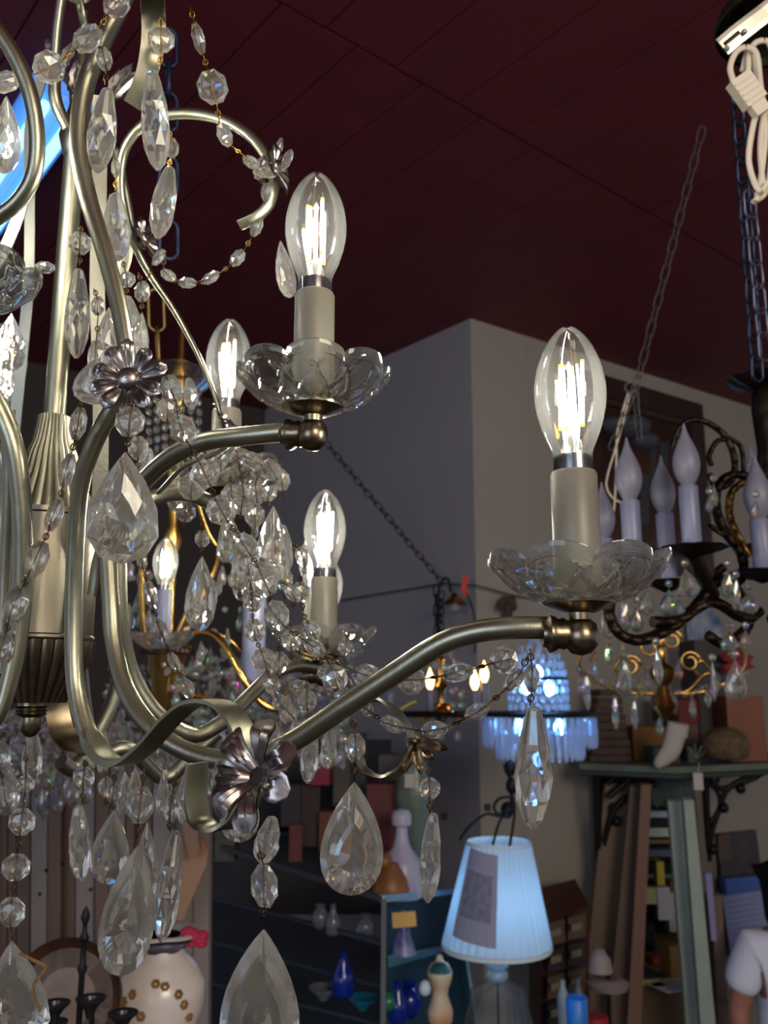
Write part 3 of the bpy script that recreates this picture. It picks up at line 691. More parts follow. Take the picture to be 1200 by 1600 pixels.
# ================================================================ dark bronze chandelier at the right edge
D2 = 1.15
BA = at(1222, 900, D2)
def az(py, A=BA): 
    d = ray(600, py); return CAM.z + A.y/d.y*d.z
BZ = thing('chandelier', (BA.x, BA.y, az(1000)), 'dark bronze chandelier with scrolled leafy arms and unlit frosted flame bulbs', 'chandelier')
bx = lambda z: V((BA.x, BA.y, z))
prof = [(.006, az(1010)), (.018, az(990)), (.022, az(965)), (.012, az(940)), (.016, az(900)), (.018, az(870)), (.010, az(850)), (.020, az(800)), (.012, az(765)), (.010, az(755)), (.019, az(740)), (.016, az(700)), (.019, az(640)), (.016, az(612)), (.012, az(608)), (.006, az(598)), (.004, az(590))]
mk('column', lathe(prof, bx(0), 36, rmod=lambda a, z, i: 1+.07*abs(sin(a*8))), BRONZE, BZ, smooth=50)
mk('column_ring', lathe([(.012, az(765)), (.0185, az(760)), (.0185, az(753)), (.014, az(750)), (.0185, az(747)), (.0185, az(740)), (.012, az(737))], bx(0), 36), BRONZE_HI, BZ, smooth=40)
def leafrim(r, n, a0=0): return lambda a, z, i: 1 + .12*abs(sin(a*n/2+a0))
mk('leaf_crown', lathe([(.004, az(612)), (.020, az(608)), (.036, az(600)), (.044, az(592)), (.036, az(590)), (.010, az(596)), (.004, az(598))], bx(0), 60, rmod=leafrim(1, 10)), BRONZE, BZ, smooth=40)
def barm(pts, r0=.0045, nm='arm', m=None):
    p = P3(pts, 7); n_ = len(p)
    rr = [(r0*1.35*(1.15+.35*sin(i*1.7))*(1-.45*abs(2*i/n_-1)**3), r0*.95) for i in range(n_)]
    return mk(nm, sweep(p, rr, n=8, side=FW), m or BRONZE, BZ, smooth=60)
barm([(1050, 700, D2), (1060, 672, D2), (1078, 657, D2), (1108, 662, D2), (1136, 686, D2), (1148, 722, D2), (1142, 752, D2), (1120, 762, D2), (1108, 740, D2)], .0042)
barm([(1136, 686, D2), (1120, 690, D2), (1108, 712, D2), (1112, 728, D2)], .0035)
barm([(1140, 684, D2+.01), (1158, 700, D2+.01), (1162, 742, D2+.01)], .003)
barm([(1186, 760, D2), (1165, 744, D2), (1138, 744, D2), (1120, 765, D2-.01), (1120, 800, D2-.02), (1136, 836, D2-.03), (1156, 862, D2-.03), (1162, 892, D2-.03), (1150, 912, D2-.03), (1130, 912, D2-.03), (1122, 895, D2-.03), (1132, 885, D2-.03)], .0060)
barm([(1162, 752, D2), (1143, 770, D2), (1140, 805, D2), (1150, 832, D2), (1170, 870, D2)], .0050, m=BRONZE_HI)
barm([(1120, 826, D2-.03), (1108, 822, D2-.03), (1140, 842, D2-.03)], .003)
barm([(955, 930, 1.02), (952, 960, 1.02), (968, 990, 1.02), (1000, 1000, 1.03), (1040, 985, 1.05), (1080, 955, 1.07), (1105, 925, 1.08), (1125, 905, 1.09), (1150, 922, 1.10), (1168, 952, 1.11), (1164, 985, 1.11), (1130, 1005, 1.10), (1105, 992, 1.09)], .0070)
barm([(1020, 972, 1.04), (1060, 968, 1.06), (1110, 940, 1.08), (1160, 965, 1.1), (1186, 955, 1.13)], .0075)
barm([(1085, 870, 1.10), (1092, 905, 1.10), (1110, 930, 1.10)], .0040)
def cup(px, py, D, w_=34):
    c = at(px, py, D); r = pz(w_, D)
    mk('candle_cup', lathe([(.003, -.012), (.010, -.008), (r*.7, -.003), (r, .001), (r*.9, .003), (.010, .0015), (.006, .0)], c, 40, rmod=leafrim(1, 10)), BRONZE, BZ, smooth=40)
FLAME = [(.0062, 0), (.0085, .004), (.0128, .013), (.0150, .022), (.0152, .030), (.0135, .039), (.0098, .049), (.0060, .058), (.0030, .066), (.0010, .0745), (.0003, .0755)]
M_FL = proto('frosted_bulb', lathe([(a, b) for a, b in spline(FLAME, 3)], n=28), mat('frosted_bulb_glass', (118, 118, 136), .45, 0, var=.04, scale=60, trans=.25), smooth=True)
M_SW = proto('sleeve_white', lathe([(.0105, 0), (.0110, .001), (.0110, .064), (.0104, .0655), (.007, .0656)], n=28), SLEEVE_W, smooth=40)
def fcandle(px, ty, D, by, s=1.):         # bulb/sleeve joint pixel y, cup pixel y
    top = at(px, ty, D); L = pz(by-ty, D)
    base = top - V((0, 0, L))
    inst('candle_sleeve', M_SW, Matrix.Translation(base) @ Matrix.Diagonal((s, s, L/.0655, 1)), BZ)
    inst('frosted_bulb', M_FL, Matrix.Translation(top) @ Matrix.Diagonal((s, s, s, 1)), BZ)
    return base
for (px, ty, D, by, s) in ((984, 783, 1.02, 880, 1.0), (1038, 803, 1.10, 905, .98), (1075, 760, 1.05, 852, 1.02), (944, 842, 1.10, 920, .95), (1187, 812, 1.10, 890, 1.1), (1205, 745, 1.2, 800, .9), (1178, 760, 1.3, 850, .8)):
    b = fcandle(px, ty, D, by, s)
    if px < 1200: cup(px + (8 if px == 1075 else 4), by+6, D, 50 if px in (1075, 1187) else 34)
mk('cup_stem', sweep(P3([(1085, 868, 1.05), (1100, 900, 1.06), (1115, 930, 1.08)], 5), .008, n=10), BRONZE, BZ, smooth=50)
# its crystals
def bdrop(px, py, w_, h, D=1.06, lean=0, rot=None):
    t = at(px, py, D); M_, L = crys_matrix(t, at(px+lean, py+h, D), 0, 0, random.uniform(-40, 40) if rot is None else rot)
    o = inst('crystal_drop', M_TEARB, Matrix.Translation(t) @ M_ @ Matrix.Diagonal((pz(w_, D), pz(w_*.5, D), L, 1)), BZ)
    bead(BZ, at(px, py-8, D), V((0, 0, 1)), pz(13, D), pz(13, D), M_OCTB, random.uniform(-20, 20))
for q in ((1070, 888, 36, 46, 1.02, 10), (1137, 888, 30, 48), (1045, 920, 34, 44), (1010, 920, 34, 42), (975, 930, 34, 60), (995, 945, 24, 44), (1060, 935, 26, 30), (1150, 905, 26, 50), (1170, 925, 34, 34), (1113, 1035, 20, 62, 1.0, 4, 65), (1149, 1030, 40, 66, 1.0, 0, 0), (1140, 985, 30, 34), (1025, 1010, 26, 62, 1.0, 6, 50), (975, 1030, 32, 60), (946, 935, 20, 62), (1115, 755, 16, 38), (1108, 775, 14, 26), (1165, 985, 26, 26), (952, 1000, 20, 40), (1180, 780, 14, 30)):
    bdrop(*q)
# chains that carry it
chain('hanging_chain', at(1150, 130, D2), at(1184, 590, D2), .034, .017, .0024, CHAINM, 'dark blued chain running straight down to the bronze chandelier', 'chains of the bronze chandelier')
chain('hanging_chain', at(1170, 300, D2-.03), at(1196, 560, D2-.03), .036, .018, .0016, mat('grey_chain', (92, 96, 116), .35, .8), 'thinner grey chain beside the dark blued chain at the right edge', 'chains of the bronze chandelier')
# canopy with its bracket and cord bundle, top right
D3 = .92
cc = at(1222, 40, D3)
cn = thing('ceiling_canopy', cc, 'upturned dark metal ceiling canopy at the top right corner', 'canopy')
mk('rim', lathe([(pz(98, D3), 0), (pz(100, D3), .006), (pz(96, D3), .014), (pz(70, D3), .034), (pz(20, D3), .040), (pz(15, D3), .036), (pz(66, D3), .028), (pz(90, D3), .010), (pz(92, D3), 0)], cc, 48, cap=False), mat('canopy_metal', (58, 56, 44), .4, .7, var=.4), cn, smooth=40)
vf = sweep([at(1128, 74, D3-.04), at(1150, 55, D3-.04), at(1172, 38, D3-.04), at(1215, 5, D3-.04), at(1245, -20, D3-.04)], (.0095, .0012), n=8, side=UP, square=True)
mk('crossbar', vf, STEEL, cn)
mk('crossbar_slot', sweep([at(1133, 68, D3-.0425), at(1155, 50, D3-.0425)], (.0022, .0008), n=6, side=UP), IRON, cn)
for q in ((1163, 50), (1136, 76)): mk('screw', ball(at(*q, D3-.043), .0028, 10), STEEL, cn, smooth=True)
cb = thing('cord_bundle', at(1180, 200, .88), 'coiled cream electric cord with a plug, tied beside the dark chain', 'cord')
for pts in ([(1146, 128, .88), (1141, 105, .88), (1150, 82, .88), (1166, 74, .88), (1182, 84, .88), (1188, 130, .88), (1196, 200, .88), (1190, 270, .88), (1182, 314, .88)],
            [(1168, 130, .885), (1172, 80, .885), (1188, 64, .885), (1205, 75, .885), (1210, 150, .885), (1205, 250, .885), (1196, 300, .885), (1176, 316, .885)],
            [(1160, 112, .89), (1168, 82, .89), (1178, 100, .89), (1190, 150, .89), (1200, 180, .89)],
            [(1186, 165, .875), (1176, 200, .875), (1170, 250, .875), (1180, 288, .875), (1190, 298, .875), (1200, 285, .875)],
            [(1194, 170, .88), (1188, 230, .88), (1192, 290, .88)]):
    mk('cord', sweep(P3(pts, 8), (.0030, .0019), n=10, side=RT), CORD, cb, smooth=60)
pc, pa = at(1166, 142, .872), (at(1152, 118, .872) - at(1185, 165, .872)).normalized()
pr = Matrix((pa.cross(FW).normalized(), FW, pa)).transposed()
mk('plug', J(box(pc, (.022, .014, .030), rot=pr), *[box(pc + pa*(.006*k) - FW*.0075, (.020, .0012, .0018), rot=pr) for k in (-1.5, -.5, .5, 1.5)], box(pc - pa*.020, (.015, .011, .014), rot=pr)), CORD, cb)

# thin chain and wires in front of the framed picture
chain('hanging_chain', at(1098, 200, 2.0), at(992, 610, 2.0), .040, .018, .0014, mat('pale_chain', (84, 78, 82), .5, .5), 'thin pale chain slanting down from the maroon ceiling to a fixture', None, gap=.78)
hf = thing('hanging_chain_pair', at(985, 640, 2.0), 'two short pale chains spreading from a ring before the framed picture', 'chain')
for a, b in (((990, 612), (955, 700)), ((992, 612), (1000, 690))):
    chain('chain', at(*a, 2.0), at(*b, 2.0), .036, .016, .0018, mat('pale_chain', (120, 112, 116)), '', parent=hf)
mk('ring', J(sweep([at(985, 606, 2.0) + V((.012*cos(t), 0, .012*sin(t))) for t in [i*pi/8 for i in range(17)]], .0018, n=6)), MATS['pale_chain'], hf)
wc = thing('white_cable', at(955, 780, 2.0), 'pair of thin white cables looping beside the frosted bulbs', 'cable')
mk('cable', sweep(P3([(985, 612, 2.0), (972, 665, 2.0), (962, 700, 2.0), (950, 740, 2.0), (948, 762, 2.0), (960, 780, 2.0), (985, 790, 2.0)], 6), .0022, n=6), CORD, wc, smooth=True)
mk('cable', sweep(P3([(982, 612, 2.0), (965, 672, 2.0), (963, 720, 2.0), (960, 790, 2.0), (952, 830, 2.0)], 6), .0022, n=6), CORD, wc, smooth=True)

# framed picture on the right wall
def wall_quad(n, pts, th, off=0.):       # pts: 4 pixel corners on the wall plane
    f = on_r if n is NR else on_l
    a = [f(x, y, off) for x, y in pts]; b = [p + n*th for p in a]
    return hexa([*a, *b])
pic = thing('framed_picture', on_r(1010, 860, .02), 'large dark picture in a wide brown wooden frame high on the grey wall', 'picture')
FRM = mat('dark_walnut', (50, 27, 22), .45, var=.3, scale=6, bump=.3)
c4 = [on_r(880, 580, .02), on_r(1088, 640, .02)]
zt0, ztR = c4[0].z, c4[1].z; sL, sR_ = s_of(c4[0]), s_of(c4[1]); zb = on_r(1108, 905, .02).z; ztop = (zt0+ztR)/2 + .02
def wb(sa, sb, za, zb_, off, th): 
    a, b = wall_pt(DR, sa, za) + NR*off, wall_pt(DR, sb, za) + NR*off; h = V((0, 0, zb_-za)); e = NR*th
    return hexa([a, b, b+h, a+h, a+e, b+e, b+e+h, a+e+h])
fwid = .11
for q in ((sL, sR_, ztop-fwid, ztop), (sL, sR_, zb, zb+fwid), (sL, sL+fwid, zb+fwid, ztop-fwid), (sR_-fwid, sR_, zb+fwid, ztop-fwid)):
    mk('frame_rail', wb(*q, .01, .05), FRM, pic)
for q in ((sL+fwid, sR_-fwid, ztop-fwid-.03, ztop-fwid), (sL+fwid, sR_-fwid, zb+fwid, zb+fwid+.03)): mk('inner_moulding', wb(*q, .01, .035), mat('old_gilt', (70, 50, 30), .5, .4), pic)
PICM = mat('dark_painting', (24, 22, 26), .18, 0, scale=3.5, col2=(74, 46, 34)); 
mk('canvas', wb(sL+fwid, sR_-fwid, zb+fwid, ztop-fwid, .008, .01), PICM, pic)
for i, (x, y, w_, h) in enumerate(((1030, 690, 14, 60), (1048, 700, 12, 50), (1016, 700, 10, 70), (1062, 720, 12, 60), (1000, 740, 14, 80), (940, 760, 18, 110), (1040, 760, 14, 60))):
    mk('painted_reed', wall_quad(NR, [(x, y), (x+w_, y+2), (x+w_, y+h), (x, y+h)], .003, .018), mat('reed_grey_%d' % (i % 2), ((52, 52, 58), (66, 40, 28))[i % 2], .5), pic)
mk('painted_glow', J(*[ball(on_r(x, y, .02), r, 14, .6) for x, y, r in ((985, 668, .10), (955, 665, .07), (1005, 690, .08))]), mat('glow_grey', (62, 66, 76), .8), pic)  # grey domes coloured as a soft glow lying on the canvas

# wire line and chain along the walls
wl = thing('picture_wire', on_r(737, 905, .03), 'dark wire strung along both walls to the corner with the small brass lamp', 'wire')
mk('wire', sweep([on_l(520, 940, .03), on_l(610, 925, .03), on_l(690, 912, .03), on_r(745, 915, .04), on_r(800, 930, .03), on_r(870, 940, .03)], .0032, n=6), IRON, wl)
chain('hanging_chain', on_l(508, 690, .5), on_l(692, 912, .06), .045, .022, .0028, mat('dusty_chain', (44, 42, 48), .6, .4), 'dark chain slanting across the grey wall above the wire', None)
DB = 3.68
bl = thing('brass_lamp', at(708, 935, DB), 'small brass bell lamp hanging from a hook at the wall corner', 'lamp')
mk('bell', lathe([(.010, .04), (.014, .03), (.020, .022), (.042, .008), (.054, -.004), (.052, -.008), (.04, .0), (.01, .01)], at(710, 942, DB), 28), GOLD, bl, smooth=50)
mk('hanger', sweep(P3([(705, 925, DB), (700, 905, DB), (690, 908, DB), (684, 935, DB), (684, 990, DB)], 6), .006, n=6), IRON, bl, smooth=True)
mk('glass_knob', ball(at(711, 950, DB), .022, 12, 1.2), CRY_B, bl)
chain('hanging_chain', at(682, 915, DB), at(684, 1040, DB), .05, .026, .004, IRON, 'short black chain dropping from the brass bell lamp', None)
tg = thing('red_feather_tag', at(724, 915, DB), 'small red and yellow ribbon tied to the wire by the wall corner', 'ribbon')
mk('ribbon', sweep(P3([(726, 898, DB), (728, 908, DB), (724, 918, DB), (730, 930, DB)], 4), (.012, .003), n=6, side=RT), mat('red_cloth', (190, 60, 44), .7), tg)
mk('cord', sweep(P3([(728, 925, DB), (738, 950, DB), (742, 975, DB), (742, 1020, DB)], 5), .004, n=6), IRON, tg)
kn = mk('dried_flower_bunch', J(*[ball(on_r(792+random.uniform(-11, 11), 943+random.uniform(-7, 9), .05), .018, 7, seg=5) for _ in range(12)], sweep([on_r(792, 945, .05), on_r(794, 975, .05)], .022, n=8)), mat('dried_brown', (64, 52, 44), .9, var=.5, scale=60))
tag(kn, 'small dark dried flower bunch hanging on the wire right of the corner', 'dried flowers')

# ================================================================ small brass candle chandelier in the middle distance
D4 = 2.5
b0 = at(690, 1115, D4)
BC = thing('chandelier', b0, 'small brass chandelier with lit flame candles beyond the long nickel arm', 'chandelier')
mk('column', lathe([(.004, -.03), (.02, -.01), (.035, .005), (.03, .02), (.012, .03), (.010, .06), (.020, .075), (.008, .09), (.008, .14), (.014, .15), (.006, .16), (.004, .22)], b0, 24), GOLD, BC, smooth=50)
mk('ring', lathe([(.105, -.006), (.115, -.008), (.118, 0), (.112, .006), (.104, .004)], b0, 40, cap=False), IRON, BC, smooth=40)
for k in range(6):
    a = k*pi/3+.5; mk('arm', sweep([b0 + V((.02*cos(a), .02*sin(a), .0)), b0 + V((.06*cos(a), .06*sin(a), -.02)), b0 + V((.11*cos(a), .11*sin(a), 0))], .004, n=6), GOLD, BC)
WARM = emit('warm_flame', (255, 196, 120), 9)
for px, ty, by, blue in ((672, 1077, 1110, 1), (742, 1078, 1112, 0), (757, 1066, 1108, 1), (609, 1082, 1112, 0)):
    top = at(px, ty, D4); L = pz(by-ty, D4)
    inst('candle_sleeve', M_SW, Matrix.Translation(top - V((0, 0, L))) @ Matrix.Diagonal((1, 1, L/.0655, 1)), BC)
    if px > 620: inst('flame_bulb', proto('flame_bulb', lathe([(a*.8, b*.8) for a, b in FLAME], n=14), WARM, True), Matrix.Translation(top), BC)
chain('chain', at(690, 925, D4), b0 + V((0, 0, .21)), .03, .016, .0022, IRON, '', parent=BC)
for px, py in ((672, 1030), (690, 1018), (704, 1022), (660, 1040), (682, 1040), (712, 1035), (697, 1045), (709, 1080), (709, 1100), (722, 1085), (722, 1100), (690, 1150), (715, 1150), (704, 1135), (662, 1020)):
    bead(BC, at(px, py, D4), V((0, 0, 1)), pz(13, D4), pz(17, D4), M_OCTB, random.uniform(0, 60))
yl = mk('yellow_bow', J(sweep(P3([(627, 1108, 2.4), (640, 1100, 2.4), (650, 1096, 2.4)], 4), (.010, .004), n=6), sweep(P3([(627, 1110, 2.4), (618, 1116, 2.4), (630, 1120, 2.4)], 4), (.009, .004), n=6)), mat('yellow_ribbon', (190, 176, 50), .7)); tag(yl, 'small yellow ribbon bow behind the nickel strip ring', 'ribbon')

# ================================================================ crystal basket light, blue-lit
D5 = 2.7
k0 = at(842, 1115, D5)
KB = thing('basket_chandelier', k0, 'domed crystal basket light glowing blue above a skirt of prisms', 'chandelier')
PRM = crystal('prism_glass', (1.5,), (225, 236, 255), clear=.25, dust_glow=.22)
mk('ring', lathe([(.158, -.006), (.170, -.008), (.172, .004), (.160, .006)], k0, 56, cap=False), IRON, KB, smooth=40)
mk('side_bar', sweep([k0 + V((-.17, 0, 0)), k0 + V((-.30, .02, .004))], .006, n=6), IRON, KB)
M_PR = proto('prism', lathe([(.001, 0), (.0055, -.004), (.0075, -.012), (.0075, -.082), (.0050, -.094), (.0008, -.100)], n=6), PRM)
for k in range(44):
    a = 2*pi*k/44; inst('prism', M_PR, Matrix.Translation(k0 + V((.164*cos(a), .164*sin(a), -.008))) @ Matrix.Rotation(a, 4, 'Z') @ Matrix.Scale(.92, 4), KB)
for k in range(34):
    a = 2*pi*k/34; inst('prism', M_PR, Matrix.Translation(k0 + V((.125*cos(a), .125*sin(a), -.035))) @ Matrix.Rotation(a, 4, 'Z'), KB)
mk('crown_ring', lathe([(.086, .10), (.092, .099), (.093, .106), (.086, .108)], k0, 40, cap=False), IRON, KB)
M_B4 = proto('dome_bead', octo_shape(), PRM)
for k in range(22):
    for j in range(9):
        t = j/8; r = .090*math.sqrt(max(.03, 1-(max(0, t-.25)/.78)**2)); z = .02 + .20*t
        a = 2*pi*(k+.5*(j % 2))/22
        if j > 5 and k % 2: continue
        inst('dome_bead', M_B4, Matrix.Translation(k0 + V((r*cos(a), r*sin(a), z))) @ Matrix.Rotation(a+pi/2, 4, 'Z') @ Matrix.Diagonal((.019, .012, .024, 1)), KB)
bulbB = emit('blue_white_lamp', (110, 178, 255), 32)
for dx, dz in ((-.035, .08), (.035, .075), (0, .12), (-.06, -.04), (.06, -.04)):  # last two added under the ring to light the skirt blue
    mk('lamp_bulb', ball(k0 + V((dx, 0, dz)), .016, 12, 1.5), bulbB, KB, smooth=True)

# ================================================================ gold crystal chandelier behind the bronze one
D6 = 2.3
g0 = at(1035, 1060, D6)
GC = thing('chandelier', g0, 'small gold chandelier with prisms hanging over the green shelf', 'chandelier')
mk('column', lathe([(.004, -.11), (.015, -.09), (.03, -.07), (.02, -.05), (.012, -.02), (.03, 0), (.035, .02), (.012, .04), (.012, .08), (.02, .10), (.006, .13)], g0, 24, rmod=lambda a, z, i: 1+.1*abs(sin(a*5))), GOLD, GC, smooth=50)
for (x0, x1, yy) in ((1035, 905, 1030), (1035, 1165, 1028), (1035, 960, 1045), (1035, 1110, 1050)):
    s = 1 if x1 > x0 else -1
    mk('arm', sweep(P3([(x0, 1085, D6), ((x0+x1)/2, 1080, D6), (x1-s*12, 1055, D6), (x1, yy, D6), (x1-s*14, yy-18, D6), (x1-s*26, yy-6, D6), (x1-s*18, yy+6, D6)], 5), .0042, n=6), GOLD, GC, smooth=True)
for x, yq in ((1015, 1012), (1078, 1034), (1050, 1000), (985, 1040)): mk('scroll', sweep([at(x, yq, D6) + V((.028*cos(t)*(1-t/14), 0, .028*sin(t)*(1-t/14))) for t in [i*.45 for i in range(20)]], .004, n=6), GOLD, GC, smooth=True)
for i in range(34):
    x = 905 + i*7.9 + random.uniform(-2, 2); y = 1050 + 38*sin(pi*i/33) + random.uniform(-5, 5)
    bead(GC, at(x, y, D6), V((0, 0, 1)), pz(10, D6), pz(10, D6), M_OCTB, random.uniform(0, 60))
for x, y, h in ((908, 1045, 46), (916, 1050, 60), (960, 1085, 55), (990, 1090, 50), (1030, 1120, 30), (1052, 1075, 40), (1081, 1088, 34), (1105, 1070, 36), (1060, 1030, 34), (1010, 1040, 40), (975, 1000, 60), (1000, 1060, 34), (1120, 1050, 30), (925, 1020, 44)):
    inst('prism', M_SPEARB, Matrix.Translation(at(x, y, D6)) @ Matrix.Diagonal((pz(11, D6), pz(11, D6), pz(h, D6), 1)), GC)

# ================================================================ gold crystal chandelier behind the silver one
D7 = 1.18
q0 = at(262, 1010, D7)
QC = thing('chandelier', q0, 'gilt chandelier thick with small crystals, seen through the silver one', 'chandelier')
mk('column', lathe([(.005, -.09), (.008, -.08), (.014, -.07), (.022, -.015), (.030, .0), (.022, .004), (.006, .01), (.006, .12), (.012, .14), (.007, .16), (.008, .22), (.014, .25), (.008, .28), (.007, .34), (.013, .37), (.005, .40), (.003, .45)], q0, 64, rmod=lambda a, z, i: 1+.07*abs(sin(a*8))), GOLD, QC, smooth=50)
mk('lace_band', lathe([(.028, -.002), (.032, -.004), (.033, -.009), (.026, -.011)], q0, 64, rmod=lambda a, z, i: 1+.05*abs(sin(a*16))), BRONZE, QC, smooth=40)
# its candle
cbase = at(252, 1016, .98); candle(QC, cbase, s=.80, cup=False, sleeve='sleeve_w', sl=1.28)
def garm(pts, r=.0045): mk('arm', sweep(P3(pts, 7), r, n=10), GOLD, QC, smooth=60)
garm([(262, 1080, D7), (290, 1000, D7), (330, 990, 1.14), (355, 1015, 1.12), (380, 1060, 1.1), (405, 1095, 1.1), (430, 1108, 1.1), (455, 1095, 1.1)])
garm([(330, 985, 1.2), (365, 1005, 1.2), (400, 1045, 1.2), (425, 1065, 1.2)], .004)
garm([(262, 1040, D7), (292, 960, D7), (330, 900, 1.2), (345, 850, 1.22)])
garm([(250, 1040, D7), (225, 980, D7), (222, 900, D7), (228, 850, D7)])
garm([(262, 700, D7+.1), (300, 760, D7+.1), (330, 840, D7+.1), (380, 900, D7+.1)], .0035)
garm([(262, 1060, D7), (300, 1085, D7), (360, 1100, 1.15), (400, 1140, 1.15)], .0035)
mk('glass_dish', lathe([(.010, -.03), (.022, -.027), (.042, -.012), (.052, .004), (.049, .008), (.038, -.008), (.012, -.024)], at(272, 590, D7+.1), 48, rmod=leafrim(1, 8)), BOB, QC, smooth=50)
for i, (px, py) in enumerate(((395, 1010), (392, 950))):
    pass
inst('candle_sleeve', M_SW, Matrix.Translation(at(395, 1065, 1.15)) @ Matrix.Diagonal((1.35, 1.35, 1.9, 1)), QC)
def bd(x, y, w_, h=None, D=D7): bead(QC, at(x, y, D), V((0, 0, 1)) + RT*random.uniform(-.3, .3), pz(w_, D), pz(h or w_, D), M_OCTB, random.uniform(0, 70))
for k in range(7):                         # beaded strings off the upper dish
    for j in range(9):
        x = 232 + k*13 + random.uniform(-2, 2)*.5; y = 605 + j*15 + abs(k-3)*3
        if 262 < x < 300 and j < 2: continue
        if 290 <= x and j > 6: continue
        bd(x, y, 11, 14, D7+.05)
for i in range(230):                       # the dense skirt of small crystals
    x = random.uniform(168, 545); t = (x-168)/377
    y = random.uniform(1050, 1188) if x > 330 else random.uniform(1040, 1180)
    if x > 420: y = random.uniform(1060, 1180)
    D = D7 + random.uniform(-.08, .12)
    if random.random() < .45:
        inst('crystal_drop', M_TEARB, Matrix.Translation(at(x, y, D)) @ Matrix.Rotation(random.uniform(0, 3), 4, 'Z') @ Matrix.Diagonal((pz(18, D), pz(10, D), pz(30, D), 1)), QC)
    else: bd(x, y, random.uniform(12, 20), None, D)
for i in range(90):
    x, y = random.choice(((random.uniform(195, 250), random.uniform(855, 960)), (random.uniform(340, 400), random.uniform(800, 960)), (random.uniform(290, 380), random.uniform(980, 1060)), (random.uniform(0, 95), random.uniform(1110, 1230))))
    if random.random() < .35:
        D = D7+random.uniform(-.05, .05); inst('crystal_drop', M_TEARB, Matrix.Translation(at(x, y, D)) @ Matrix.Rotation(random.uniform(0, 3), 4, 'Z') @ Matrix.Diagonal((pz(17, D), pz(9, D), pz(34, D), 1)), QC)
    else: bd(x, y, random.uniform(9, 15))
for i in range(60):
    x = random.uniform(0, 330); y = random.uniform(1185, 1235) + 25*sin(x/40)
    if i < 34:
        D = D7; inst('crystal_drop', M_TEARB, Matrix.Translation(at(x, y-20, D)) @ Matrix.Rotation(random.uniform(0, 3), 4, 'Z') @ Matrix.Diagonal((pz(24, D), pz(12, D), pz(random.uniform(38, 62), D), 1)), QC)
    else: bd(x, y-20, 13)
trim = []
ov, of = octo_shape()
for i in range(900):                       # crystals too small and many to pick apart
    x = random.uniform(165, 550); y = random.uniform(1035, 1200) - (40*max(0, (x-330)/220) if False else 0)
    if i > 650: x = random.uniform(-10, 120); y = random.uniform(1110, 1215)
    if 350 < x < 420 and y < 1080: continue
    D = D7 + random.uniform(-.06, .2); r = pz(random.uniform(8, 16), D); c_ = at(x, y, D)
    rm = Matrix.Rotation(random.uniform(0, 6), 3, V((random.uniform(-1, 1), random.uniform(-1, 1), random.uniform(-1, 1))).normalized())
    trim.append(([c_ + rm @ (v*r) for v in ov], of))
tr_ = mk('crystal_trimming', J(*trim), CRY_B, QC); tr_['kind'] = 'stuff'
trim = []
for i in range(70):
    x = random.uniform(175, 540); y = random.uniform(1050, 1190); D = D7 + random.uniform(-.05, .15); p0 = at(x, y, D)
    trim.append(sweep([p0, p0 + V((random.uniform(-.006, .006), 0, -.018))], .0011, n=5))
tr_ = mk('gold_pin', J(*trim), GOLD, QC); tr_['kind'] = 'stuff'
# plain tall lit candle in the distance, right of the low candle
d8 = 1.25
oc = QC
candle(oc, at(487, 1010, 1.0), s=.92, cup=False); candle(oc, at(512, 1045, 1.05), s=.95, cup=False)
mk('arm', sweep(P3([(487, 1014, 1.0), (500, 1050, 1.02), (540, 1062, 1.1), (545, 1090, 1.2)], 6), .005, n=8), GOLD, oc, smooth=True)
mk('arm', sweep(P3([(512, 1049, 1.05), (528, 1070, 1.08), (545, 1090, 1.2)], 6), .005, n=8), GOLD, oc, smooth=True)
chain('hanging_chain', at(262, 50, 1.28), at(264, 400, 1.28), .055, .026, .004, CHAINM, 'long dark blue chain behind the hanging crystals at upper left', None)
chain('hanging_chain', at(243, 455, 1.28), at(248, 575, 1.28), .06, .022, .0026, mat('dull_brass', (120, 96, 56), .35, .9), 'dull brass chain of long links above the glass dish', None)

for root, b_, zt_ in ((KB, k0, .20), (GC, g0, .12), (QC, q0, .44)):
    mk('suspension_wire', sweep([V((b_.x, b_.y, b_.z+zt_)), V((b_.x, b_.y, ZC))], .00025, n=4), IRON, root)

# ================================================================ shelf and the things on it (right)
DS = 3.6
def bbx(name, x0, y0, x1, y1, D, depth, m, label=None, cat=None, group=None, parent=None, yaw=0., tilt=0., smooth=False):
    """a box whose front face spans the given pixels at depth D"""
    c = at((x0+x1)/2, (y0+y1)/2, D); w_, h = pz(abs(x1-x0), D), pz(abs(y1-y0), D)
    rot = Matrix.Rotation(yaw, 3, 'Z') @ Matrix.Rotation(tilt, 3, 'Y')
    o = mk(name, box(c + V((0, depth/2, 0)), (w_, depth, h), rot=rot), m, parent)
    if label: tag(o, label, cat, group)
    return o
SHELF = mat('green_painted_wood', (88, 98, 84), .55, var=.25, scale=6)
za, zb_ = at(1050, 1194, DS).z, at(1050, 1206, DS).z
sp = [at(x, y, d) for x, y, d in ((905, 1192, 3.65), (1058, 1206, 3.45), (1260, 1190, 3.75))]
top = za + .0
def poly_slab(pts, z0, z1):
    n = len(pts); vs = [V((p[0], p[1], z0)) for p in pts] + [V((p[0], p[1], z1)) for p in pts]
    return vs, [tuple(range(n))[::-1], tuple(range(n, 2*n))] + [(i, (i+1) % n, (i+1) % n+n, i+n) for i in range(n)]
shelf_pts = [(sp[0].x, sp[0].y), (sp[1].x, sp[1].y), (sp[2].x, sp[2].y), (sp[2].x+.1, sp[2].y+.7), (sp[0].x+.05, sp[0].y+.62)]
sh = thing('wall_shelf', (sp[1].x, sp[1].y+.3, top-.03), 'chipped green wooden shelf on black scroll brackets under the gold chandelier', 'shelf')
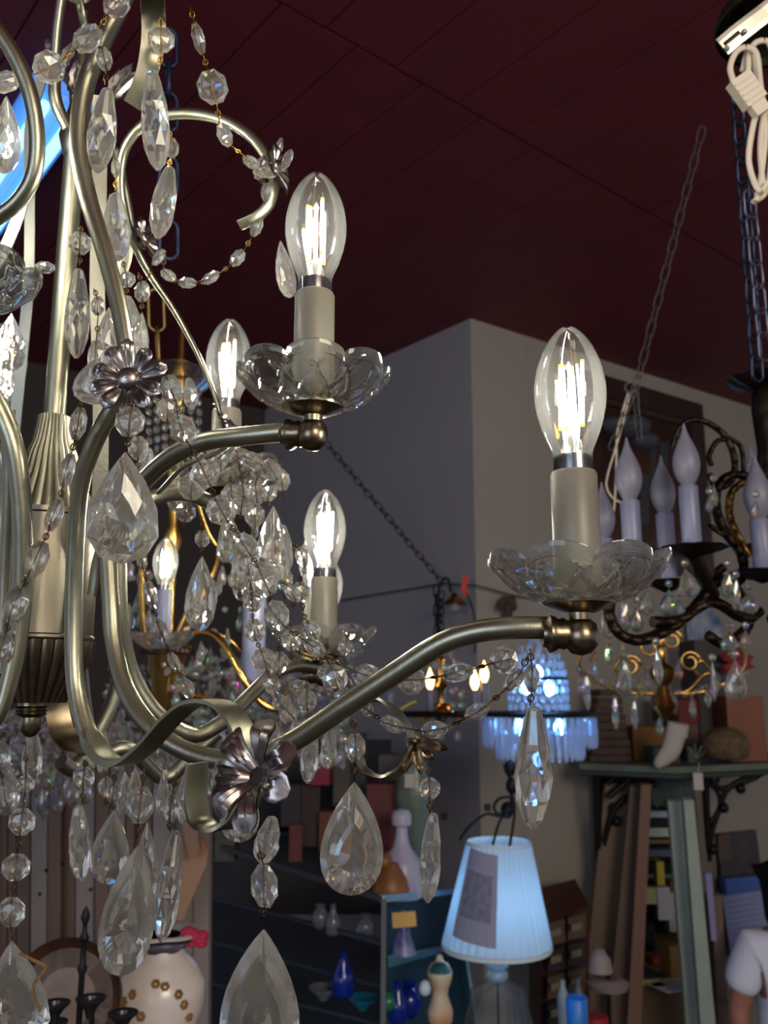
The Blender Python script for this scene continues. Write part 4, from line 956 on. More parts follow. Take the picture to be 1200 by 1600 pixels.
mk('shelf_board', poly_slab(shelf_pts, top-.030, top), SHELF, sh)
mk('shelf_lip', sweep([sp[0] - V((0, 0, sp[0].z-top+.035)), sp[1] - V((0, 0, sp[1].z-top+.035)), sp[2] - V((0, 0, sp[2].z-top+.035))], .012, n=8), mat('dark_green_paint', (44, 54, 48), .5), sh)
def bracket(pts_list, D):
    out = [sweep(P3([(x, y, D) for x, y in p], 6), r, n=8, cap=True) for p, r in pts_list]
    return mk('scroll_bracket', J(*out), IRON, sh, smooth=50)
bracket([([(1103, 1205), (1104, 1260), (1106, 1310), (1107, 1345)], .014), ([(1107, 1345), (1112, 1300), (1125, 1262), (1135, 1235), (1160, 1218), (1185, 1208)], .012),
         ([(1108, 1215), (1125, 1232), (1150, 1226), (1180, 1215), (1192, 1203)], .012), ([(1110, 1285), (1124, 1262), (1122, 1240), (1108, 1222)], .009), ([(1118, 1208), (1122, 1218), (1114, 1226), (1106, 1222)], .009)], 3.7)
bracket([([(932, 1205), (934, 1290), (937, 1375)], .016), ([(940, 1340), (950, 1290), (968, 1255), (1000, 1238), (1025, 1222)], .013), ([(950, 1245), (975, 1225), (990, 1210)], .014), ([(965, 1282), (955, 1268), (958, 1255)], .010), ([(1000, 1240), (992, 1250), (985, 1243)], .010), ([(948, 1225), (958, 1216), (952, 1208)], .012)], 3.7)
for x, y in ((1188, 1205), (1157, 1232), (1131, 1262), (1114, 1327), (990, 1250), (964, 1283)):
    mk('bracket_knob', ball(at(x, y, 3.69), .022, 10), IRON, sh, smooth=True)
pt_ = mk('price_tag', J(box(at(1091, 1221, 3.4), (.036, .003, .062)), sweep([at(1091, 1208, 3.4), at(1092, 1192, 3.42)], .0015, n=5)), mat('tag_card', (176, 166, 162), .8)); tag(pt_, 'blank pale card tag hanging from the green shelf edge', 'price tag')

WOODD = mat('dark_wicker', (62, 40, 32), .7, var=.3, scale=14, bump=.8, bscale=40)
cr = thing('crate_stack_crate', at(955, 1192, 3.75), 'dark brown slatted basket tower standing at the left end of the green shelf', 'basket')
for i in range(9): 
    y1 = 1192 - i*13; x0, x1 = 924 + i*1.5, 988 - i*2.2
    bbx('slat', x0, y1-11, x1, y1, 3.75, .16, WOODD, parent=cr, yaw=.05*(i % 3-1))
cr.name = 'tall_basket'
bbx('storage_box', 985, 1136, 1044, 1190, 3.85, .2, mat('ochre_card', (112, 80, 28), .8, var=.2), 'ochre yellow box on the green shelf behind the white stocking', 'box', yaw=.1)
bbx('storage_box', 1048, 1128, 1092, 1170, 3.95, .2, mat('beige_card', (100, 84, 74), .8), 'plain beige box behind the pale stocking on the shelf', 'box')
bbx('storage_box', 1022, 1168, 1062, 1192, 3.7, .14, mat('grey_green_card', (70, 78, 76), .8), 'low grey-green box at the foot of the white stocking', 'box')
bbx('storage_box', 1075, 1168, 1126, 1192, 3.72, .14, mat('grey_green_card2', (66, 76, 78), .8), 'low slate-grey box in front of the wicker basket', 'box')
bbx('folded_cloth', 1040, 1088, 1094, 1128, 3.9, .2, mat('wine_cloth', (74, 20, 30), .9, var=.3), 'folded dark wine-red cloth on top of the beige box', 'cloth')
bbx('black_case', 1090, 1000, 1146, 1172, 4.0, .22, mat('black_case', (16, 15, 20), .5), 'tall black case at the back of the green shelf', 'case')
bbx('cushion', 1060, 1095, 1090, 1132, 3.7, .06, mat('gilt_red', (96, 34, 30), .8), 'small dull red pad leaning on the beige box', 'cushion')
obx = bbx('wooden_box', 1138, 1088, 1196, 1190, 3.8, .2, mat('orange_oak', (118, 62, 34), .5, var=.3, scale=5, stretch=(1, 1, .2)), 'orange-brown grained wooden box at the right of the green shelf', 'box')
wkb = mk('wicker_basket', lathe([(.06, 0), (.085, .01), (.095, .05), (.085, .09), (.055, .115), (.02, .125)], at(1135, 1186, 3.62), 28, rmod=lambda a, z, i: 1+.03*sin(a*14+i*3)), mat('pale_wicker', (96, 76, 54), .8, var=.4, scale=40, bump=1, bscale=80), smooth=60); tag(wkb, 'round pale wicker basket before the orange-brown box', 'basket')
leaf = mk('paper_bird', J(*[sweep(P3([(1088, 1185, 3.5), (1088+dx, 1180-dy, 3.5), (1088+dx*1.6, 1174-dy*1.3, 3.5)], 3), (.006, .002), n=5) for dx, dy in ((-8, 6), (-2, 10), (5, 7), (9, 1))]), mat('pale_leaf', (120, 116, 108), .8)); tag(leaf, 'tiny pale sprig lying on the shelf above the card tag', 'ornament')
st = thing('christmas_stocking', at(1030, 1198, 3.4), 'white quilted stocking leaning on the front of the green shelf', 'stocking')
SM = mat('white_felt', (176, 166, 158), .9, var=.08, bump=.4, bscale=30)
p, r = P3r([(1058, 1134, 3.45, 38, 22), (1056, 1146, 3.45, 38, 24), (1052, 1162, 3.45, 37, 26), (1047, 1174, 3.45, 36, 26), (1038, 1184, 3.45, 30, 24), (1030, 1192, 3.45, 22, 20), (1026, 1198, 3.45, 12, 12)], 6)
mk('sock', sweep(p, r, n=16, side=RT), SM, st, smooth=60)
p, r = P3r([(1060, 1130, 3.45, 41, 26), (1057, 1150, 3.45, 41, 27)], 4); mk('cuff', sweep(p, r, n=16, side=RT), SM, st, smooth=60)
# patterned plate and red flower above the shelf
pl = thing('porcelain_plate', on_r(1095, 1000, .03), 'blue and white patterned plate propped behind the bronze scrolls', 'plate')
mk('plate_dish', lathe([(.002, 0), (.06, 0), (.11, .01), (.15, .025), (.148, .03), (.108, .016), (.002, .008)], on_r(1095, 990, .01), 40, axis=NR), mat('delft', (190, 194, 205), .3, scale=9, col2=(50, 84, 120)), pl, smooth=50)
fo = mk('silk_flower', J(*[sweep([at(1150, 1035, 3.97), at(1150+20*cos(a), 1035+17*sin(a), 3.95), at(1150+30*cos(a), 1035+24*sin(a), 3.98)], [(.006, .003), (.022, .004), (.003, .002)], n=6, side=V((sin(a), 0, cos(a)))) for a in (.3, 1.4, 2.5, 3.7, 5.0, 5.9)]), mat('poinsettia_red', (140, 26, 40), .7)); tag(fo, 'red silk poinsettia flower beside the black case', 'flower')

# boards, posts and bookcase in the opening
BRD = mat('brown_board', (100, 78, 64), .6, var=.15, scale=4, stretch=(1, 1, .1))
def leaning(name, pts, D0, D1, th, m, label, cat='board', group=None):   # pts: TL,TR,BR,BL pixels
    q = [at(*pts[0], D1), at(*pts[1], D1), at(*pts[2], D0), at(*pts[3], D0)]
    o = mk(name, hexa([*q, *[p + FW*th for p in q]]), m); tag(o, label, cat, group); return o
leaning('leaning_board', [(946, 1225), (1004, 1225), (975, 1640), (903, 1640)], 3.5, 3.75, .03, BRD, 'wide brown board leaning left of the office opening')
leaning('leaning_board', [(985, 1228), (1012, 1228), (985, 1640), (945, 1640)], 3.38, 3.62, .02, mat('darker_board', (76, 56, 46), .6), 'darker brown board leaning in front of the wide one')
leaning('leaning_board', [(1002, 1226), (1018, 1226), (1000, 1640), (978, 1640)], 3.30, 3.54, .03, mat('red_board', (98, 66, 52), .6), 'narrow reddish batten leaning nearest the desk')
PGR = mat('pale_green_paint', (158, 172, 160), .6, var=.1); 
leaning('door_post', [(1044, 1252), (1066, 1252), (1108, 1640), (1076, 1640)], 3.55, 3.65, .03, PGR, 'pale green painted post, the left one of two by the desk', 'post')
leaning('door_post', [(1068, 1250), (1084, 1250), (1122, 1640), (1098, 1640)], 3.42, 3.52, .035, mat('pale_green_paint2', (146, 160, 150), .6, var=.1), 'pale green painted post, the right one of two by the desk', 'post')
leaning('door_post', [(1084, 1215), (1100, 1215), (1138, 1640), (1116, 1640)], 3.62, 3.72, .04, mat('taupe_post', (104, 92, 84), .7), 'grey-brown post right beside the pale green posts', 'post')
leaning('corner_post', [(1112, 1400), (1128, 1400), (1142, 1640), (1124, 1640)], 3.5, 3.6, .04, mat('rosy_post', (112, 92, 82), .7, var=.3), 'worn pinkish-brown plank beside the lavender paper', 'plank')
fr = mk('fringe_valance', J(*[box(at(1020+i*3.3, 1232+(i % 3)*2, 3.72), (.0075, .004, .13)) for i in range(20)]), mat('grey_fringe', (66, 74, 72), .9)); tag(fr, 'grey-green fringe hanging under the green shelf', 'fringe', kind='stuff')
# desk hutch behind
HB = mat('hutch_black', (20, 20, 26), .6); OK = mat('honey_oak', (128, 92, 56), .5, var=.15, scale=5)
hu = thing('office_hutch', at(1036, 1420, 4.6), 'dark office hutch with honey-coloured shelves seen between board and posts', 'shelf unit')
bbx('back_panel', 985, 1235, 1100, 1500, 4.9, .03, HB, parent=hu)
for y in (1312, 1366, 1400): bbx('shelf_board', 990, y, 1085, y+6, 4.5, .35, OK if y == 1312 else mat('steel_shelf', (80, 92, 100), .5), parent=hu)
DD = 4.45
for nm, x0, y0, x1, y1, c, lb, ct in (
    ('paper_stack', 1014, 1268, 1045, 1277, (196, 206, 236), 'bright white-blue paper stack on the top of the office hutch', 'paper'),
    ('paper_stack', 1012, 1294, 1052, 1307, (190, 206, 202), 'thick pale paper pile on the honey-coloured shelf', 'paper'),
    ('desk_organizer', 1046, 1266, 1058, 1295, (104, 76, 40), 'small brown box beside the top paper stack', 'box'),
    ('binder', 1012, 1278, 1044, 1292, (12, 12, 14), 'black binder lying under the bright paper stack', 'binder'),
    ('paper_stack', 1012, 1328, 1056, 1338, (84, 98, 118), 'blue-grey folders below the honey-coloured shelf', 'folders'),
    ('yellow_spray_can', 1027, 1348, 1038, 1382, (202, 184, 70), 'upright yellow book on the middle hutch shelf', 'book'),
    ('paper_note', 1004, 1388, 1026, 1412, (186, 188, 140), 'yellowish note pinned left of the white sheets', 'paper'),
    ('paper_note', 1028, 1388, 1050, 1436, (206, 210, 224), 'large white sheet pinned under the hutch', 'paper'),
    ('paper_note', 1048, 1394, 1066, 1425, (200, 204, 218), 'smaller white sheet overlapping the large one', 'paper'),
    ('paper_note', 1046, 1424, 1064, 1455, (190, 194, 208), 'lowest white sheet hanging by the green posts', 'paper'),
    ('desk_organizer', 1048, 1378, 1060, 1394, (120, 84, 44), 'tiny brown block beside the yellow book', 'box')):
    o = bbx(nm if nm != 'yellow_spray_can' else 'yellow_book', x0, y0, x1, y1, DD, .06 if ct == 'paper' else .12, mat('c_%s_%d' % (nm, x0+y0), c, .7)); tag(o, lb, ct)
dk = thing('desk', at(1040, 1600, 4.2), 'light wooden desk strewn with papers behind the posts', 'desk')
dq = [at(985, 1530, 3.9), at(1085, 1575, 3.9), at(1100, 1500, 4.7), at(985, 1500, 4.7)]; dz = dq[0].z
mk('desk_top', poly_slab([(p.x, p.y) for p in dq], dz-.03, dz), mat('pale_oak', (168, 152, 112), .5, var=.1), dk)
mk('desk_front', poly_slab([(p.x*.99+.03, p.y+.03) for p in dq], dz-.5, dz-.031), mat('desk_side', (88, 66, 46), .6), dk)
def flatp(name, x, y, wx, wy, c, lb, ct, h=.004, rz=0.):
    p = on_plane(x, y, V((0, 0, dz)), V((0, 0, 1))); o = mk(name, box((p.x, p.y, dz+h/2+.001), (wx, wy, h), rz=rz), mat('f_%d_%d' % (x, y), c, .7)); tag(o, lb, ct)
flatp('paper_sheet', 1052, 1542, .16, .12, (196, 198, 214), 'white sheet at the front edge of the desk', 'paper', rz=.4)
flatp('sticky_note', 1028, 1540, .06, .05, (190, 190, 90), 'yellow sticky note on the desk', 'note', rz=.3)
flatp('orange_case', 1032, 1502, .12, .10, (196, 86, 54), 'orange-red packet at the back of the desk', 'packet', .03, .2)
flatp('paper_sheet', 1000, 1520, .14, .2, (60, 62, 70), 'dark grey mat on the left of the desk', 'mat', .006, .3)
flatp('cardboard_box', 1050, 1524, .06, .08, (128, 92, 48), 'small upright brown carton on the desk', 'box', .13, .3)
sc_ = bbx('computer_tower', 1000, 1446, 1024, 1508, 4.3, .2, mat('black_plastic', (12, 12, 16), .4), 'black computer case standing on the desk', 'computer')

# right: pictures and the lavender notice
pa_ = thing('framed_painting', on_r(1150, 1372, .01), 'small dark landscape painting on the right-hand wall', 'painting')
mk('canvas', wall_quad(NR, [(1118, 1302), (1176, 1296), (1186, 1374), (1122, 1382)], .02, .01), mat('dark_landscape', (66, 54, 50), .5, scale=7, col2=(38, 30, 36)), pa_)
mk('painted_sky', wall_quad(NR, [(1121, 1306), (1140, 1303), (1143, 1340), (1123, 1346)], .004, .031), mat('dull_amber', (84, 66, 50), .6, var=.2), pa_)
o = mk('blue_folder', wall_quad(NR, [(1124, 1372), (1186, 1366), (1190, 1388), (1127, 1398)], .03, .05), mat('cobalt_card', (58, 92, 170), .5)); tag(o, 'bright blue folder edge above the lavender notice', 'folder')
no_ = thing('paper_notice', on_r(1160, 1500, .06), 'large lavender paper notice with faint grey lines of print', 'notice')
mk('sheet', wall_quad(NR, [(1127, 1398), (1188, 1386), (1203, 1488), (1142, 1500)], .006, .06), mat('lavender_paper', (140, 146, 190), .8), no_)
for i in range(9):
    y = 1410 + i*8.5; x = 1135 + i*1.3
    mk('print_line', wall_quad(NR, [(x, y), (x+44, y-8), (x+44.2, y-6.6), (x+.2, y+1.4)], .002, .067), mat('faint_print', (116, 122, 168), .8), no_)
o = leaning('purple_strip', [(1102, 1365), (1112, 1365), (1120, 1470), (1112, 1470)], 3.45, 3.5, .01, mat('lilac_strip', (120, 118, 160), .7), 'narrow lilac paper strip beside the posts', 'paper')
# ceramic stand at the foot of the boards
ds = thing('dish_stand', at(948, 1590, 2.9), 'pale dish on a thin black rod before the leaning boards', 'stand')
mk('rod', sweep([at(949, 1484, 2.9), at(954, 1640, 2.9)], .006, n=8), IRON, ds)
mk('dish', lathe([(.01, -.03), (.06, -.028), (.068, -.01), (.05, .0), (.045, .004), (.01, .0)], at(950, 1530, 2.9), 28), mat('pinkish_clay', (128, 112, 108), .6, var=.1), ds, smooth=50)
mk('cone', lathe([(.04, 0), (.034, .04), (.02, .066), (.005, .07)], at(938, 1518, 2.9), 22), mat('pinkish_clay2', (132, 118, 116), .6), ds, smooth=50)

# ================================================================ person at the right edge (seen from behind)
PD = 3.3
pp = at(1262, 1700, PD); sh_z = at(1200, 1478, PD).z
person = thing('person', (pp.x, pp.y, sh_z-1.42), 'person in a white T-shirt seen from behind at the right edge', 'person')
def skin(name, verts, edges, radii, m, parent, sub=2):
    me = bpy.data.meshes.new(name); me.from_pydata([tuple(V(v) - WL[parent.name]) for v in verts], edges, []); me.update()
    o = bpy.data.objects.new(name, me); COL.objects.link(o); o.parent = parent
    md = o.modifiers.new('skin', 'SKIN'); md.use_smooth_shade = True
    for i, r_ in enumerate(radii):
        sv = me.skin_vertices[0].data[i]; sv.radius = r_ if isinstance(r_, tuple) else (r_, r_); sv.use_root = (i == 0)
    s = o.modifiers.new('sub', 'SUBSURF'); s.levels = sub; s.render_levels = sub
    me.materials.append(m); WL[o.name] = WL[parent.name]; return o
SKN = mat('skin', (150, 100, 84), .6); 
X, Y_, Z = pp.x, pp.y, sh_z
B = lambda x, y, z: V((X+x, Y_+y, Z+z))
skin('body', [B(0, 0, -.50), B(0, 0, -.25), B(0, -.01, -.06), B(0, -.01, .06), B(0, -.02, .16), B(0, -.03, .24), B(-.17, 0, -.04), B(-.235, .02, -.28), B(-.20, -.16, -.46), B(-.17, -.23, -.50), B(.17, 0, -.04), B(.235, .02, -.28), B(.2, -.16, -.46),
              B(-.10, 0, -.58), B(-.10, -.01, -.95), B(-.10, .01, -1.36), B(-.10, -.10, -1.40), B(.10, 0, -.58), B(.10, -.01, -.95), B(.10, .01, -1.36), B(.1, -.1, -1.40)],
     [(0, 1), (1, 2), (2, 3), (3, 4), (4, 5), (2, 6), (6, 7), (7, 8), (8, 9), (2, 10), (10, 11), (11, 12), (0, 13), (13, 14), (14, 15), (15, 16), (0, 17), (17, 18), (18, 19), (19, 20)],
     [(.16, .10), (.15, .10), (.15, .09), .05, .09, .08, .055, .042, .032, .024, .055, .042, .032, .09, .065, .045, .03, .09, .065, .045, .03], SKN, person)
skin('hair', [B(0, .03, .13), B(0, .03, .22), B(0, .0, .28), B(0, .055, .02)], [(0, 1), (1, 2), (0, 3)], [.095, .102, .07, .07], mat('dark_hair', (22, 18, 20), .6, bump=.6), person)
skin('t_shirt', [B(0, 0, -.52), B(0, 0, -.27), B(0, 0, -.07), B(0, 0, .02), B(-.16, 0, -.03), B(-.225, .015, -.20), B(.16, 0, -.03), B(.225, .015, -.20)], [(0, 1), (1, 2), (2, 3), (2, 4), (4, 5), (2, 6), (6, 7)],
     [(.185, .13), (.165, .12), (.17, .11), (.08, .07), .085, .068, .085, .068], mat('white_cotton', (214, 218, 236), .9, bump=.5, bscale=8), person)
skin('trousers', [B(0, 0, -.56), B(-.10, 0, -.66), B(-.10, -.01, -.95), B(-.10, .01, -1.34), B(.10, 0, -.66), B(.10, -.01, -.95), B(.10, .01, -1.34)], [(0, 1), (1, 2), (2, 3), (0, 4), (4, 5), (5, 6)], [(.17, .12), .10, .08, .065, .10, .08, .065], mat('denim', (40, 46, 70), .9), person)

# ================================================================ table lamp with pleated shade
DLp = 2.6
l0 = at(776, 1640, DLp)
TL = thing('table_lamp', l0, 'table lamp with a pleated blue-lit shade and clear glass base', 'lamp')
lt, lb_ = at(783, 1322, DLp), at(776, 1478, DLp); H_ = lt.z - lb_.z; cx, cyy = lb_.x, lb_.y
rt_, rb_ = pz(50, DLp), pz(84, DLp)
SHD = bpy.data.materials.new('pleated_shade'); SHD.use_nodes = True; nt = SHD.node_tree; nt.nodes.clear()
d1 = nt.nodes.new('ShaderNodeBsdfDiffuse'); t1 = nt.nodes.new('ShaderNodeBsdfTranslucent'); mx = nt.nodes.new('ShaderNodeMixShader'); oo = nt.nodes.new('ShaderNodeOutputMaterial')
d1.inputs[0].default_value = lin((206, 222, 236)); t1.inputs[0].default_value = lin((206, 222, 236)); mx.inputs[0].default_value = .45
nt.links.new(d1.outputs[0], mx.inputs[1]); nt.links.new(t1.outputs[0], mx.inputs[2]); nt.links.new(mx.outputs[0], oo.inputs[0])
vs, fs = [], []; nn = 144
for j in range(7):
    t = j/6; r = rb_ + (rt_-rb_)*t
    for k in range(nn):
        a = 2*pi*k/nn; rr = r*(1 + .034*abs(sin(a*18)))
        vs.append(V((cx + (lt.x-lb_.x)*t + rr*cos(a), cyy + rr*sin(a), lb_.z + H_*t)))
for j in range(6):
    for k in range(nn): fs.append((j*nn+k, j*nn+(k+1) % nn, (j+1)*nn+(k+1) % nn, (j+1)*nn+k))
mk('lamp_shade', (vs, fs), SHD, TL)
TRIM = mat('shade_trim', (196, 214, 226), .8)
mk('shade_trim', J(lathe([(rb_*1.02, -.006), (rb_*1.03, .0), (rb_*1.02, .008), (rb_*1.0, .004)], V((cx, cyy, lb_.z)), 60, cap=False), lathe([(rt_*1.02, -.006), (rt_*1.035, .0), (rt_*1.0, .005)], V((lt.x, cyy, lt.z)), 60, cap=False)), TRIM, TL, smooth=True)
mk('harp', sweep([V((cx, cyy, lb_.z-.02)), V((cx, cyy, lb_.z+.06))], .008, n=8), STEEL, TL)
mk('lamp_bulb', ball((cx, cyy, lb_.z+.11), .026, 14, 1.25), emit('lamp_blue', (150, 208, 255), 30), TL, smooth=True)
mk('neck', lathe([(.012, 0), (.03, -.01), (.028, -.03), (.034, -.036), (.026, -.05), (.032, -.06), (.028, -.075), (.02, -.08)], V((cx, cyy, lb_.z-.015)), 28), mat('frost_neck', (170, 200, 220), .25, trans=.6), TL, smooth=50)
mk('glass_base', lathe([(.03, -.075), (.045, -.085), (.075, -.10), (.082, -.115), (.080, -.13), (.125, -.30), (.13, -.33), (.10, -.34), (.01, -.34)], V((cx, cyy, lb_.z-.015)), 40), crystal('clear_base_glass', (1.3,), (235, 244, 250), clear=.5, dust_glow=.05), TL, smooth=50)
mk('rod', sweep([V((cx, cyy, lb_.z-.09)), V((cx, cyy, lb_.z-.33))], .003, n=6), IRON, TL)
# paper tag taped on the shade
def on_shade(a, t, out=1.04):
    r = (rb_ + (rt_-rb_)*t)*out; return V((cx + (lt.x-lb_.x)*t + r*cos(a), cyy + r*sin(a), lb_.z + H_*t))
a0_, a1_ = R(-152), R(-98); pv, pf = [], []
for j in range(6):
    t = .16 + .82*j/5
    for k in range(7):
        a = a0_ + (a1_-a0_)*k/6 ; pv.append(on_shade(a + .0, t - .05*k/6, 1.05))
kk = len(pv); pv += [v + V((0, .004, 0)) for v in pv]
for j in range(5):
    for k in range(6):
        q = j*7+k; pf.append((q, q+1, q+8, q+7)); pf.append((q+kk, q+7+kk, q+8+kk, q+1+kk))
o = mk('paper_tag', (pv, pf), mat('lilac_grey_paper', (140, 142, 168), .85)); tag(o, 'lilac-grey paper sheet taped on the pleated lamp shade', 'paper')
pv, pf = [], []
for j in range(5):
    t = .36 + .42*j/4
    for k in range(5):
        a = a0_ + .12 + (a1_-a0_-.24)*k/4; pv.append(on_shade(a, t - .04*k/4, 1.062))
for j in range(4):
    for k in range(4): q = j*5+k; pf.append((q, q+1, q+6, q+5))
mk('printed_block', (pv, pf), mat('printed_grey', (98, 102, 130), .85, scale=60, col2=(126, 128, 152)), o)
# black cables gathered above the lamp
cg = thing('cable_bundle', at(790, 1290, 2.75), 'tangle of thin black cables hanging above the pleated lamp shade', 'cable')
for pts in ([(800, 1190, 2.75), (796, 1225, 2.75), (800, 1255, 2.75), (785, 1275, 2.75), (760, 1272, 2.75), (735, 1290, 2.75), (718, 1312, 2.75)],
            [(788, 1195, 2.75), (800, 1230, 2.75), (795, 1262, 2.75), (780, 1285, 2.75), (770, 1320, 2.7)], [(800, 1240, 2.75), (804, 1270, 2.75), (796, 1325, 2.7)],
            [(800, 1245, 2.72), (780, 1248, 2.72), (772, 1262, 2.72), (782, 1272, 2.72), (800, 1250, 2.72)]):
    mk('cable', sweep(P3(pts, 7), .0045, n=6), IRON, cg, smooth=True)
mk('cable_knot', J(*[ball(at(x, y, 2.75), .02, 8, 1.3, 5) for x, y in ((797, 1200), (800, 1228), (792, 1266))]), IRON, cg, smooth=True)
for x, y in ((694, 1276), (762, 1262)):
    o = bbx('wall_hook', x-5, y-5, x+5, y+5, 3.2, .02, IRON); tag(o, 'small black hook on the wall %s' % ('left of the lamp shade' if x < 700 else 'just above the lamp shade, by the cables'), 'hook')
    
# ================================================================ display cabinet with its things
DK = 2.45
BLU = mat('pale_blue_frame', (128, 170, 196), .4); TEAL = mat('teal_back', (30, 66, 84), .6)  # cabinet edges in their own pale blue
dc = thing('display_cabinet', at(690, 1640, DK), 'glass display cabinet with pale blue metal edges behind the lamp', 'cabinet')
def bar(a, b, r, m, nm='frame_edge', par=None): return mk(nm, sweep([at(*a), at(*b)], r, n=4), m, par or dc)
bar((597, 1404, 2.3), (712, 1392, 3.0), .012, BLU); bar((600, 1404, 2.3), (598, 1640, 2.3), .009, mat('grey_edge', (96, 104, 108), .4)); bar((712, 1392, 3.0), (752, 1640, 3.0), .006, BLU)
bar((330, 1318, 2.9), (597, 1404, 2.3), .010, mat('dark_rail', (52, 50, 62), .5))
def pane(q, m, nm='panel', par=None, th=.006): 
    p = [at(*x) for x in q]; return mk(nm, hexa([*p, *[v + FW*th for v in p]]), m, par or dc)
pane([(604, 1412, 2.72), (712, 1398, 3.15), (752, 1640, 3.15), (604, 1640, 2.72)], TEAL, 'back_panel')
pane([(606, 1495, 2.32), (700, 1478, 2.95), (706, 1484, 2.95), (607, 1512, 2.32)], mat('shelf_glass_edge', (72, 124, 150), .3), 'shelf')
pane([(320, 1400, 3.0), (597, 1480, 2.7), (597, 1640, 2.7), (320, 1640, 3.0)], mat('case_dark', (18, 22, 32), .6), 'back_panel')
for (x0, y0, x1, y1) in ((330, 1402, 597, 1468), (330, 1470, 597, 1540), (330, 1535, 597, 1600)):
    pane([(x0, y0, 2.85), (x1, y1, 2.35), (x1, y1+5, 2.35), (x0, y0+4, 2.85)], mat('case_shelf', (50, 60, 78), .3), 'shelf')
def fig(nm, prof, px, py, D, m, lb, ct, n=18, group=None, s=1.):
    k = [(r*s, z*s) for r, z in prof]; o = mk(nm, lathe(k, at(px, py, D), n), m, smooth=60); tag(o, lb, ct, group); return o
bottle = [(.03, 0), (.036, .01), (.034, .05), (.030, .07), (.014, .10), (.012, .125), (.016, .13), (.004, .135)]
vase = [(.02, 0), (.035, .02), (.042, .05), (.032, .08), (.018, .095), (.026, .11), (.022, .112)]
bowl = [(.015, 0), (.02, .01), (.05, .035), (.052, .04), (.04, .03), (.01, .012)]
CB = mat('cobalt_glass', (16, 44, 150), .15, trans=.3); TQ = mat('turquoise_glass', (30, 110, 140), .15, trans=.3); CLR = mat('grey_clear_glass', (120, 130, 150), .12, trans=.5)
fig('glass_bottle', bottle, 536, 1556, 2.4, CB, 'cobalt blue bottle on the dark lower shelf', 'bottle', s=.85)
fig('glass_bowl', bowl, 566, 1578, 2.4, TQ, 'turquoise glass bowl right of the cobalt bottle', 'bowl', s=.8)
fig('glass_bowl', bowl, 505, 1562, 2.42, CLR, 'clear glass bowl left of the cobalt bottle', 'bowl', s=.8)
fig('glass_vase', vase, 500, 1452, 2.5, CLR, 'clear glass vase, leftmost of three on the upper dark shelf', 'vase', s=.6)
fig('glass_bottle', bottle, 520, 1460, 2.48, CLR, 'clear glass bottle between two vases on the upper dark shelf', 'bottle', s=.6)
fig('glass_vase', vase, 570, 1468, 2.45, CLR, 'clear glass vase, nearest the pale cabinet edge', 'vase', s=.6)
fig('glass_bottle', bottle, 622, 1596, 2.5, CB, 'dark blue bottle at the lower left inside the blue-edged cabinet', 'bottle', s=.8)
fig('glass_vase', vase, 640, 1590, 2.55, CB, 'round dark blue vase beside the torso figure', 'vase', s=.85)
fig('white_egg', [(.004, 0), (.014, .006), (.017, .02), (.012, .034), (.003, .04)], 664, 1556, 2.45, mat('white_glaze', (190, 210, 224), .3), 'small white egg ornament left of the torso figure', 'ornament')
fig('glass_jar', vase, 607, 1580, 2.4, mat('green_glass', (40, 120, 90), .2, trans=.3), 'little green jar by the cabinet corner', 'jar', s=.45)
tf = thing('torso_figurine', at(688, 1600, 2.5), 'painted ceramic torso figurine in orange and white, lower cabinet shelf', 'figurine')
mk('torso', lathe([(.022, 0), (.034, .02), (.036, .045), (.022, .085), (.024, .10), (.034, .125), (.036, .145), (.026, .165), (.012, .172), (.010, .182), (.006, .19)], at(688, 1606, 2.5), 26), mat('torso_paint', (190, 120, 62), .4, scale=9, col2=(196, 190, 172)), tf, smooth=60)
mk('collar', lathe([(.030, 0), (.024, .014), (.012, .022)], at(688, 1518, 2.5), 20), mat('teal_glaze', (36, 88, 92), .4), tf, smooth=60)
fgo = thing('figurine', at(630, 1490, 2.42), 'blue and white figurine with a gold card behind the cabinet glass', 'figurine')
mk('gown', lathe([(.036, 0), (.030, .02), (.018, .05), (.020, .075), (.012, .085), (.014, .1), (.004, .11)], at(630, 1490, 2.42), 22), mat('figurine_glaze', (130, 140, 178), .4, scale=20, col2=(40, 50, 120)), fgo, smooth=60)
bbx('card', 613, 1426, 650, 1448, 2.38, .003, mat('gold_card', (196, 158, 92), .7), parent=fgo, tilt=-.08)
# on top of the cabinet
zt = at(640, 1398, 2.6)
fig('milk_glass_bottle', [(.055, 0), (.060, .01), (.058, .09), (.045, .115), (.026, .14), (.018, .17), (.017, .195), (.028, .20), (.030, .225), (.024, .24), (.008, .245)], 628, 1402, 2.6, mat('milk_glass', (168, 166, 190), .35), 'white milk glass bottle with a bulbous stopper on the cabinet', 'bottle', 28)
tp = thing('cat_figurine', at(607, 1402, 2.5), 'orange-brown seated cat figurine beside the white bottle', 'figurine')
mk('cat_body', lathe([(.050, 0), (.054, .02), (.046, .05), (.030, .075), (.022, .09)], at(610, 1402, 2.5), 24), mat('ginger_glaze', (134, 84, 42), .45, var=.3, scale=20), tp, smooth=60)
mk('cat_head', J(ball(at(600, 1346, 2.5), .024, 14), *[lathe([(.009, 0), (.001, .018)], at(600+dx, 1340, 2.5), 8) for dx in (-9, 7)]), MATS['ginger_glaze'], tp, smooth=60)
fig('glass_vase', [(.03, 0), (.05, .02), (.048, .12), (.06, .2), (.055, .26), (.04, .30), (.045, .31), (.03, .31)], 648, 1352, 2.75, mat('pale_green_glass', (104, 120, 108), .3, trans=.3), 'tall pale green vase behind the white bottle', 'vase', 26)
